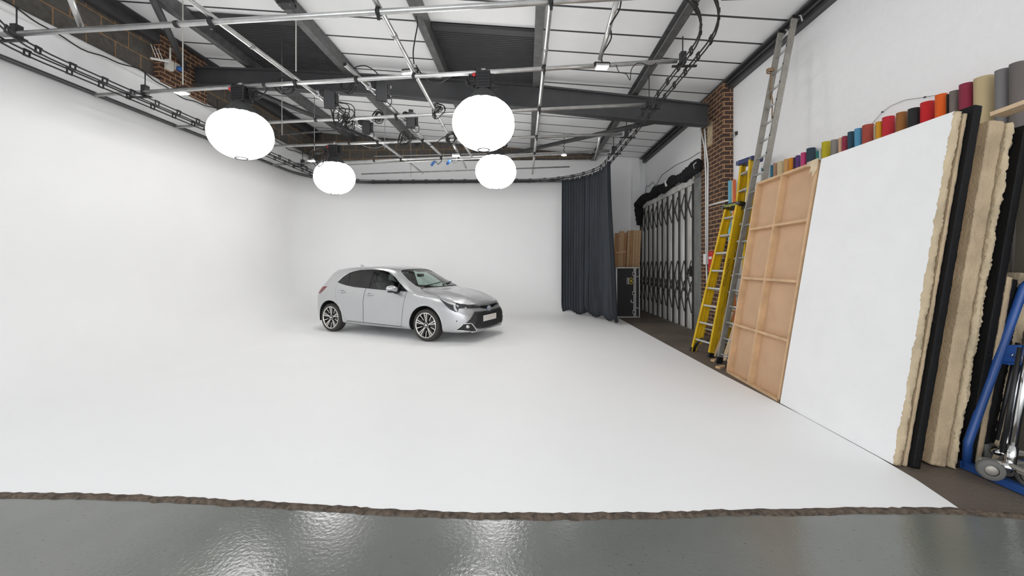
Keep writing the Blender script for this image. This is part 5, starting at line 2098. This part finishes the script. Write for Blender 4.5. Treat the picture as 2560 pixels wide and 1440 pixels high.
for sgn in (-1, 1):
    # glass and pillars
    rear_q = [(-1.15, 1.115), (-1.08, 1.205), (-.965, 1.29), (-.865, 1.055), (-1.05, 1.085)]
    rear_w = [(-.935, 1.30), (-.80, 1.338), (-.63, 1.365), (-.40, 1.376), (-.385, 1.005), (-.60, 1.02), (-.835, 1.045)]
    front_w = [(-.22, 1.376), (0, 1.36), (.14, 1.336), (.25, 1.297), (.40, 1.214), (.55, 1.11), (.555, .968), (.22, .98), (-.215, .995)]
    tri_w = [(.585, 1.09), (.75, 1.0), (.81, .966), (.585, .968)]
    for p, g_ in ((rear_q, 'glass_dark'), (rear_w, 'glass_dark'), (front_w, 'glass'), (tri_w, 'glass')):
        fit('side_window', p, 'side', g_, CAR, off=-.008, sgn=sgn, skirt=False, grid=.06)
    fit('window_divider', [(-.985, 1.305), (-.925, 1.325), (-.825, 1.035), (-.885, 1.035)], 'side', 'trim', CAR, off=-.004, sgn=sgn)
    fit('door_pillar', [(-.41, 1.388), (-.215, 1.388), (-.205, .985), (-.395, .99)], 'side', 'trim', CAR, off=-.003, sgn=sgn)
    fit('window_divider', [(.55, 1.13), (.59, 1.105), (.59, .955), (.55, .957)], 'side', 'trim', CAR, off=-.004, sgn=sgn)
    # bright strip over the glass
    strip = [(x, z + .016) for x, z in DLO_TOP] + [(x + .012, z + .003) for x, z in reversed(DLO_TOP)]
    fit('window_trim', strip, 'side', 'lamp_chrome', CAR, off=.003, sgn=sgn, step=.05)
    fit('belt_seal', [(.84, .962)] + [(x, z + .006) for x, z in DLO_BOT] + [(-1.17, 1.115), (-1.17, 1.10)] + [(x, z - .008) for x, z in reversed(DLO_BOT)] + [(.86, .957)], 'side', 'trim_matt', CAR, off=.002, sgn=sgn, step=.05)
    # doors
    fd = [(-.262, .985), (.10, .968), (.50, .952), (.838, .944), (.825, .80), (.79, .60), (.765, .42), (.752, .285), (.72, .262), (.40, .265), (0, .272), (-.272, .280), (-.266, .60)]
    rd = [(-.280, .986), (-.62, 1.003), (-.88, 1.035), (-1.06, 1.069), (-1.165, 1.095), (-1.150, .96), (-1.12, .82), (-1.06, .66), (-.97, .50), (-.86, .37), (-.79, .305), (-.75, .290), (-.288, .281), (-.283, .60)]
    for nm, pl, hx, hz in (('front_door', fd, -.135, .858), ('rear_door', rd, -.935, .895)):
        gap = fit('door_gap', shrink(pl, -.006), 'side', 'trim_matt', CAR, off=.001, sgn=sgn, skirt=False)
        d = fit(nm, pl, 'side', 'paint', CAR, off=.0035, sgn=sgn)
        loc, nor, *_ = BVH.ray_cast(Vector((hx, sgn * 2, hz)), Vector((0, -sgn, 0)))
        bm = bmesh.new()
        bmesh.ops.create_uvsphere(bm, u_segments=20, v_segments=12, radius=1, matrix=Matrix.Translation(loc + nor * .028) @ Matrix.Diagonal((.115, .014, .021, 1)))
        for v in bm.verts:
            v.co.z += .12 * (v.co.x - hx) * (-.3)
        for f in bm.faces: f.smooth = True
        obj('door_handle', bm, 'paint', d)
        bm = bmesh.new()
        bmesh.ops.create_uvsphere(bm, u_segments=16, v_segments=10, radius=1, matrix=Matrix.Translation(loc + nor * .004) @ Matrix.Diagonal((.055, .007, .034, 1)))
        for f in bm.faces: f.smooth = True
        obj('handle_recess', bm, 'trim_matt', d)
    # sill
    fit('sill_line', [(-.80, .275), (.80, .250), (.80, .243), (-.80, .266)], 'side', 'trim_matt', CAR, off=.002, sgn=sgn, skirt=False)
    # door mirror
    bm = bmesh.new()
    bmesh.ops.create_uvsphere(bm, u_segments=28, v_segments=16, radius=1)
    for v in bm.verts:
        x, y, z = v.co
        r = 1
        x2 = (.085 if x > 0 else .05) * x
        v.co = Vector((.60 + x2 - .035 * y * 1, sgn * (.99 + .115 * y), 1.005 + .072 * z * (1 - .18 * max(0, y)) + .012 * y))
    for f in bm.faces: f.smooth = True
    mir = obj('door_mirror', bm, 'paint', CAR)
    bm = bmesh.new()
    tube(bm, [(.62, sgn * .815, .935), (.615, sgn * .90, .945), (.605, sgn * .94, .968)], [.045, .042, .04], 12)
    obj('mirror_stalk', bm, 'trim', mir)
    bm = bmesh.new()
    bmesh.ops.create_uvsphere(bm, u_segments=20, v_segments=10, radius=1, matrix=Matrix.Translation((.60, sgn * .985, .955)) @ Matrix.Diagonal((.07, .105, .026, 1)))
    for f in bm.faces: f.smooth = True
    obj('mirror_base', bm, 'trim', mir)
    # headlamp wraps round the corner: built as a run of points on the body
    hl = [(1.63, .836), (1.86, .785), (1.99, .755), (2.12, .712), (2.105, .665), (2.035, .660), (2.03, .598), (1.99, .603), (1.89, .645), (1.76, .742)]
    h = fit('headlamp', hl, 'side', 'lamp_glass', CAR, off=.004, sgn=sgn, grid=.02, step=.015)
    fit('lamp_blade', [(1.645, .830), (1.88, .775), (1.965, .742), (1.955, .718), (1.85, .745)], 'side', 'lamp_chrome', h, off=.008, sgn=sgn, grid=.02, step=.015)
    fit('lamp_hook', [(1.925, .755), (1.96, .748), (1.985, .68), (2.022, .625), (2.025, .603), (1.975, .635), (1.945, .69)], 'side', 'lamp_chrome', h, off=.009, sgn=sgn, grid=.02, step=.015)
    # tail lamp
    fit('tail_lamp', [(-1.46, .995), (-1.66, .99), (-1.90, .94), (-1.92, .85), (-1.68, .835), (-1.58, .90)], 'side', 'tail_red', CAR, off=.008, sgn=sgn, grid=.03)
    # arch lips
    for (ax, az) in ((1.335, .305), (-1.30, .308)):
        bm = bmesh.new()
        pts = []
        for k in range(41):
            a = -.32 + (PI + .64) * k / 40
            x, z = ax + .397 * math.cos(a), az + .397 * math.sin(a)
            if z < .20: continue
            loc, nor, *_ = BVH.ray_cast(Vector((x, sgn * 2, z)), Vector((0, -sgn, 0)))
            if loc is not None and abs(loc.y) > .6: pts.append(loc + Vector((0, -sgn * .004, 0)))
        tube(bm, pts, .011, 8)
        obj('arch_lip', bm, 'paint', CAR)
        bm = bmesh.new()
        pr = []
        for k in range(25):
            a = -.22 + (PI + .44) * k / 24
            pr.append((ax + .386 * math.cos(a), az + .386 * math.sin(a)))
        for (a, b) in zip(pr, pr[1:]):
            vs = [bm.verts.new((x, sgn * y, z)) for (x, z), y in ((a, .83), (b, .83), (b, .545), (a, .545))]
            bm.faces.new(vs)
        vs = [bm.verts.new((x, sgn * .545, z)) for x, z in pr]
        bm.faces.new(vs)
        obj('arch_liner', bm, 'trim_matt', CAR)

# lamp inner ends across the nose
for s in (-1, 1):
    hp = [(s * .63, .715), (s * .50, .713), (s * .30, .682), (s * .30, .640), (s * .50, .650), (s * .63, .660)]
    fit('nose_strip', hp, 'front', 'lamp_glass', CAR, off=.006, grid=.02, step=.02)
fit('nose_strip', [(-.31, .684), (0, .668), (.31, .684), (.31, .640), (.07, .60), (-.07, .60), (-.31, .640)], 'front', 'trim', CAR, off=.005, grid=.02, step=.02)
# bonnet
bon = [(1.16, 0), (1.15, .3), (1.12, .52), (1.08, .655), (1.22, .70), (1.38, .712), (1.52, .745), (1.66, .795), (1.78, .802), (1.90, .765), (2.02, .69), (2.11, .57), (2.17, .42), (2.205, .25), (2.215, .1), (2.216, 0)]
bonp = bon + [(x, -y) for x, y in reversed(bon[1:-1])]
fit('bonnet_gap', shrink(bonp, -.006), 'top', 'trim_matt', CAR, off=.001, skirt=False, grid=.04)
bn = fit('bonnet', bonp, 'top', 'paint', CAR, off=.004, grid=.04)
for v in bn.data.vertices:       # two raised bonnet creases and a hollow centre
    y, x = abs(v.co.y), v.co.x
    f = max(0, min(1, (x - 1.16) / .2)) * max(0, min(1, (2.13 - x) / .3))
    yc = .47 - .10 * (x - 1.2)
    v.co.z += f * (.016 * math.exp(-((y - yc) / .07) ** 2))

# front grille
gr = [(-.515, .590), (-.28, .575), (0, .565), (.28, .575), (.515, .590), (.60, .52), (.72, .388), (.60, .375), (.515, .275), (.40, .245), (0, .225), (-.40, .245), (-.515, .275), (-.60, .375), (-.72, .388), (-.60, .52)]
gl = fit('grille', gr, 'front', 'grille_dark', CAR, off=.006, grid=.03, step=.02)
bmh = bmesh.new()
def hexcell(y, z, ry, rz, off):
    vs = []
    for k in range(6):
        a = PI / 6 + k * PI / 3
        loc, nor, *_ = BVH.ray_cast(Vector((4, y + ry * math.cos(a), z + rz * math.sin(a))), Vector((-1, 0, 0)))
        if loc is None: return
        vs.append(loc + nor * off)
    bmh.faces.new([bmh.verts.new(v) for v in vs])
row = 0
z = .262
def in_poly(y, z, P):
    c = False
    j = len(P) - 1
    for i in range(len(P)):
        if (P[i][1] > z) != (P[j][1] > z) and y < (P[j][0] - P[i][0]) * (z - P[i][1]) / (P[j][1] - P[i][1]) + P[i][0]: c = not c
        j = i
    return c
grs = shrink(gr, .022)
while z < .58:
    y = -.72 + (.036 if row % 2 else 0)
    while y < .72:
        if in_poly(y, z, grs) and not (abs(y - .0) < .28 and .375 < z < .50) and not (z > .37 and z < .54 and abs(y) > .50 and False):
            solid = abs(y) > .47 and z > .38
            hexcell(y, z, .030 * (.62 if solid else 1), .0165 * (.62 if solid else 1), .0085)
        y += .072
    z += .0285
    row += 1
obj('mesh_openings', bmh, 'grille_hole', gl)
# plate
bm = bmesh.new()
px_ = BVH.ray_cast(Vector((4, 0, .43)), Vector((-1, 0, 0)))[0].x
box(bm, (px_ + .016, 0, .432), (.014, .52, .115), bev=.003)
obj('number_plate', bm, 'plate', CAR)
bm = bmesh.new(); box(bm, (px_ + .006, 0, .432), (.02, .56, .14), bev=.004); obj('plate_holder', bm, 'trim', CAR)
# oval badge
bx = BVH.ray_cast(Vector((4, 0, .612)), Vector((-1, 0, 0)))[0].x
bm = bmesh.new(); lathe(bm, [(0, 0), (.066, 0), (.066, .012), (.05, .018), (0, .02)], 28, Matrix.Translation((bx, 0, .612)) @ Matrix.Rotation(PI / 2, 4, 'Y') @ Matrix.Diagonal((.74, 1, 1, 1)))
bd = obj('badge', bm, 'badge_blue', CAR)
for (ry, rz, dz) in ((.066, .050, 0), (.022, .046, -.002), (.052, .020, .018)):
    bm = bmesh.new(); tube(bm, [(bx + .022, ry * math.cos(a), .612 + dz + rz * math.sin(a)) for a in [2 * PI * k / 28 for k in range(28)]], .0055, 8, closed=True); obj('badge_ring', bm, 'chrome', bd)
# fog lamp pockets with bright trim, lower splitter
for s in (-1, 1):
    fg = [(s * .80, .262), (s * .745, .385), (s * .63, .382), (s * .50, .225), (s * .62, .235)]
    fgo = fit('fog_pocket', fg, 'front', 'trim', CAR, off=.008, grid=.02, step=.015)
    for a, b in ((fg[1], fg[0]), (fg[1], fg[2]), (fg[2], fg[3]), (fg[0], fg[4])):
        bm = bmesh.new()
        pts = []
        for k in range(9):
            y, z = a[0] + (b[0] - a[0]) * k / 8, a[1] + (b[1] - a[1]) * k / 8
            loc, nor, *_ = BVH.ray_cast(Vector((4, y, z)), Vector((-1, 0, 0)))
            pts.append(loc + nor * .012)
        tube(bm, pts, .009, 8)
        obj('fog_trim', bm, 'lamp_chrome', fgo)
    loc, nor, *_ = BVH.ray_cast(Vector((4, s * .685, .325)), Vector((-1, 0, 0)))
    bm = bmesh.new(); lathe(bm, [(0, 0), (.034, 0), (.036, .012), (.02, .018), (0, .02)], 18, Matrix.Translation(loc + nor * .006) @ nor.to_track_quat('Z', 'Y').to_matrix().to_4x4()); obj('fog_lamp', bm, 'chrome', fgo)
    # parking sensor
    loc, nor, *_ = BVH.ray_cast(Vector((2.02, s * 2, .43)), Vector((0, -s, 0)))
    bm = bmesh.new(); lathe(bm, [(0, 0), (.014, 0), (.012, .006), (0, .006)], 14, Matrix.Translation(loc) @ nor.to_track_quat('Z', 'Y').to_matrix().to_4x4()); obj('parking_sensor', bm, 'galv', CAR)
bm = bmesh.new()
pts = []
for k in range(31):
    y = -.60 + 1.2 * k / 30
    loc, nor, *_ = BVH.ray_cast(Vector((4, y, .235)), Vector((-1, 0, 0)))
    if loc is not None: pts.append(Vector((loc.x - .012, loc.y, .212)))
tube(bm, pts, .018, 8)
obj('front_splitter', bm, 'paint', CAR)
# windscreen and rear glass
wsg = [(1.13, 0), (1.12, .25), (1.085, .475), (1.03, .625), (.93, .65), (.70, .61), (.45, .53), (.39, .465), (.40, .3), (.405, 0)]
fit('windscreen', wsg + [(x, -y) for x, y in reversed(wsg[1:-1])], 'top', 'glass', CAR, off=-.008, skirt=False, grid=.07)
M['frit'] = M['trim']
fit('screen_band', [(.50, .46), (.39, .47), (.40, .3), (.405, 0), (.40, -.3), (.39, -.47), (.50, -.46), (.47, -.2), (.56, -.1), (.56, .1), (.47, .2)], 'top', 'trim', CAR, off=-.006, skirt=False, grid=.04)
fit('cowl', [(1.19, 0), (1.175, .3), (1.14, .5), (1.09, .66), (1.045, .655), (1.085, .47), (1.11, .3), (1.12, 0), (1.11, -.3), (1.085, -.47), (1.045, -.655), (1.09, -.66), (1.14, -.5), (1.175, -.3)], 'top', 'trim_matt', CAR, off=.0015, grid=.03)
fit('rear_window', [(-.46, 1.05), (-.42, 1.26), (.42, 1.26), (.46, 1.05)], 'rear', 'glass_dark', CAR, off=.005)
for (ya, yb) in ((-.52, .10), (.02, .58)):
    bm = bmesh.new()
    pts = []
    for k in range(13):
        y = ya + (yb - ya) * k / 12
        x = 1.095 - .10 * k / 12 - .20 * (y * y)
        loc, nor, *_ = BVH.ray_cast(Vector((x, y, 3)), Vector((0, 0, -1)))
        pts.append(loc + nor * .012)
    tube(bm, pts, .010, 6)
    obj('wiper', bm, 'trim_matt', CAR)
# roof fin and spoiler
bm = bmesh.new()
loc = BVH.ray_cast(Vector((-1.22, 0, 3)), Vector((0, 0, -1)))[0]
prism(bm, [(-.075, 0), (.10, -.012), (.04, .022), (-.02, .055), (-.06, .062)], .03, Matrix.Translation(loc + Vector((0, .015, -.004))) @ Matrix.Rotation(PI / 2, 4, 'X'))
bmesh.ops.bevel(bm, geom=bm.edges[:], offset=.008, segments=2, affect='EDGES')
obj('roof_fin', bm, 'paint', CAR)
bm = bmesh.new()
NS = 20
rows = []
for k in range(NS + 1):
    y = -.46 + .92 * k / NS
    z0 = BVH.ray_cast(Vector((-1.46, y, 3)), Vector((0, 0, -1)))[0].z - .012
    e = .16 * abs(y / .46) ** 2
    rows.append([bm.verts.new((x, y, z)) for x, z in ((-1.36 + e * .3, z0 + .022), (-1.52 + e * .6, z0 + .016), (-1.72 + e, z0 - .012), (-1.72 + e, z0 - .034), (-1.55 + e * .6, z0 - .05))])
for A, B in zip(rows, rows[1:]):
    for j in range(5):
        f = bm.faces.new((A[j], B[j], B[(j + 1) % 5], A[(j + 1) % 5]))
        f.smooth = True
bm.faces.new(rows[0]); bm.faces.new(list(reversed(rows[-1])))
obj('rear_spoiler', bm, 'paint', CAR)

# wheels
def wheel(x, s):
    TR, RI = .314, .245
    mt = Matrix.Translation((x, s * .865, TR + .0)) @ Matrix.Rotation(-s * PI / 2, 4, 'X')   # z axis points outward
    bm = bmesh.new()
    lathe(bm, [(RI - .01, -.20), (RI + .03, -.208), (TR - .02, -.20), (TR - .003, -.18), (TR, -.15), (TR, -.05), (TR - .003, -.025), (TR - .02, -.006), (RI + .035, .004), (RI + .006, -.002), (RI - .004, -.012)], 64, mt)
    w = obj('tyre', bm, 'tyre', CAR)
    bm = bmesh.new()
    lathe(bm, [(RI + .002, -.004), (RI - .006, .002), (RI - .014, -.002), (RI - .018, -.02)], 64, mt)
    rim = obj('alloy_rim', bm, 'rim', CAR)
    bm = bmesh.new()
    lathe(bm, [(RI - .012, -.012), (RI - .02, -.06), (RI - .03, -.17), (0, -.17)], 48, mt)
    obj('rim_barrel', bm, 'rim_dark', rim)
    bm = bmesh.new()
    lathe(bm, [(0, -.085), (.15, -.085), (.15, -.11), (0, -.11)], 40, mt)
    obj('brake_disc', bm, 'galv', rim)
    def spoke(a, w0, w1, r0, r1, mname, zoff=0.0, skew=0.0):
        ca, sa = math.cos(a), math.sin(a)
        cb, sb = math.cos(a + skew), math.sin(a + skew)
        bm = bmesh.new()
        P0, P1 = Vector((ca * r0, sa * r0, -.028 + zoff)), Vector((cb * r1, sb * r1, -.004 + zoff))
        t_ = Vector((-sa, ca, 0))
        t1 = Vector((-sb, cb, 0))
        vs = []
        for dz in (0, -.028):
            for P, tt_, ww in ((P0, t_, w0), (P1, t1, w1)):
                for q in (-1, 1):
                    vs.append(bm.verts.new(mt @ (P + tt_ * q * ww / 2 + Vector((0, 0, dz)))))
        for q in ((0, 1, 3, 2), (4, 6, 7, 5), (0, 2, 6, 4), (1, 5, 7, 3), (0, 4, 5, 1), (2, 3, 7, 6)):
            bm.faces.new([vs[i] for i in q])
        obj('spoke', bm, mname, rim)
    for k in range(5):
        a = PI / 2 + 2 * PI * k / 5
        spoke(a + .05, .012, .022, .05, RI - .008, 'rim', 0, .06)
        spoke(a - .05, .012, .022, .05, RI - .008, 'rim', 0, -.06)
        spoke(a + .10, .03, .055, .06, RI - .008, 'rim_dark', -.012, .14)
        spoke(a - .10, .03, .055, .06, RI - .008, 'rim_dark', -.012, -.14)
        spoke(a + PI / 5, .012, .018, .11, RI - .008, 'rim', -.006)
    bm = bmesh.new()
    lathe(bm, [(0, -.016), (.026, -.017), (.032, -.022), (.06, -.03), (.066, -.05), (0, -.05)], 32, mt)
    hb = obj('hub', bm, 'rim_dark', rim)
    bm = bmesh.new()
    lathe(bm, [(0, -.012), (.022, -.013), (.027, -.02)], 24, mt)
    obj('centre_cap', bm, 'rim', hb if False else rim)
    bm = bmesh.new()
    for k in range(5):
        a = -PI / 2 + 2 * PI * k / 5
        lathe(bm, [(0, -.02), (.009, -.021), (.011, -.034)], 10, mt @ Matrix.Translation((.048 * math.cos(a), .048 * math.sin(a), 0)))
    obj('wheel_nuts', bm, 'chrome', rim)
for x in (1.335, -1.30):
    for s in (-1, 1):
        wheel(x, s)

# interior
bm = bmesh.new()
box(bm, (.80, 0, .82), (.46, 1.40, .22), Matrix.Rotation(.12, 3, 'Y'), bev=.05)
obj('dashboard', bm, 'inside', CAR)
for (x, s, hz) in ((.02, -1, 0), (.02, 1, 0), (-.88, -1, -.02), (-.88, 1, -.02)):
    bm = bmesh.new()
    box(bm, (x + .22, s * .37, .50), (.50, .50, .18), bev=.05)
    box(bm, (x - .12, s * .37, .82 + hz), (.14, .48, .60), Matrix.Rotation(-.30, 3, 'Y'), bev=.05)
    st = obj('seat', bm, 'seat', CAR)
    bm = bmesh.new()
    box(bm, (x - .235, s * .37, 1.195 + hz), (.10, .27, .17), Matrix.Rotation(-.2, 3, 'Y'), bev=.035)
    obj('headrest', bm, 'seat', st)
bm = bmesh.new()
mt = Matrix.Translation((.50, -.37, .90)) @ Matrix.Rotation(-1.15, 4, 'Y')
tube(bm, [mt @ Vector((.18 * math.cos(a), .18 * math.sin(a), 0)) for a in [2 * PI * k / 28 for k in range(28)]], .016, 8, closed=True)
box(bm, mt @ Vector((0, 0, -.01)), (.10, .12, .05), Matrix.Rotation(-1.15, 3, 'Y'), bev=.01)
bar(bm, mt @ Vector((0, -.17, 0)), mt @ Vector((0, .17, 0)), .03, .02)
obj('steering_wheel', bm, 'trim_matt', CAR)
bm = bmesh.new()
box(bm, (.52, 0, 1.255), (.03, .22, .065), bev=.012)
obj('rear_view_mirror', bm, 'trim_matt', CAR)
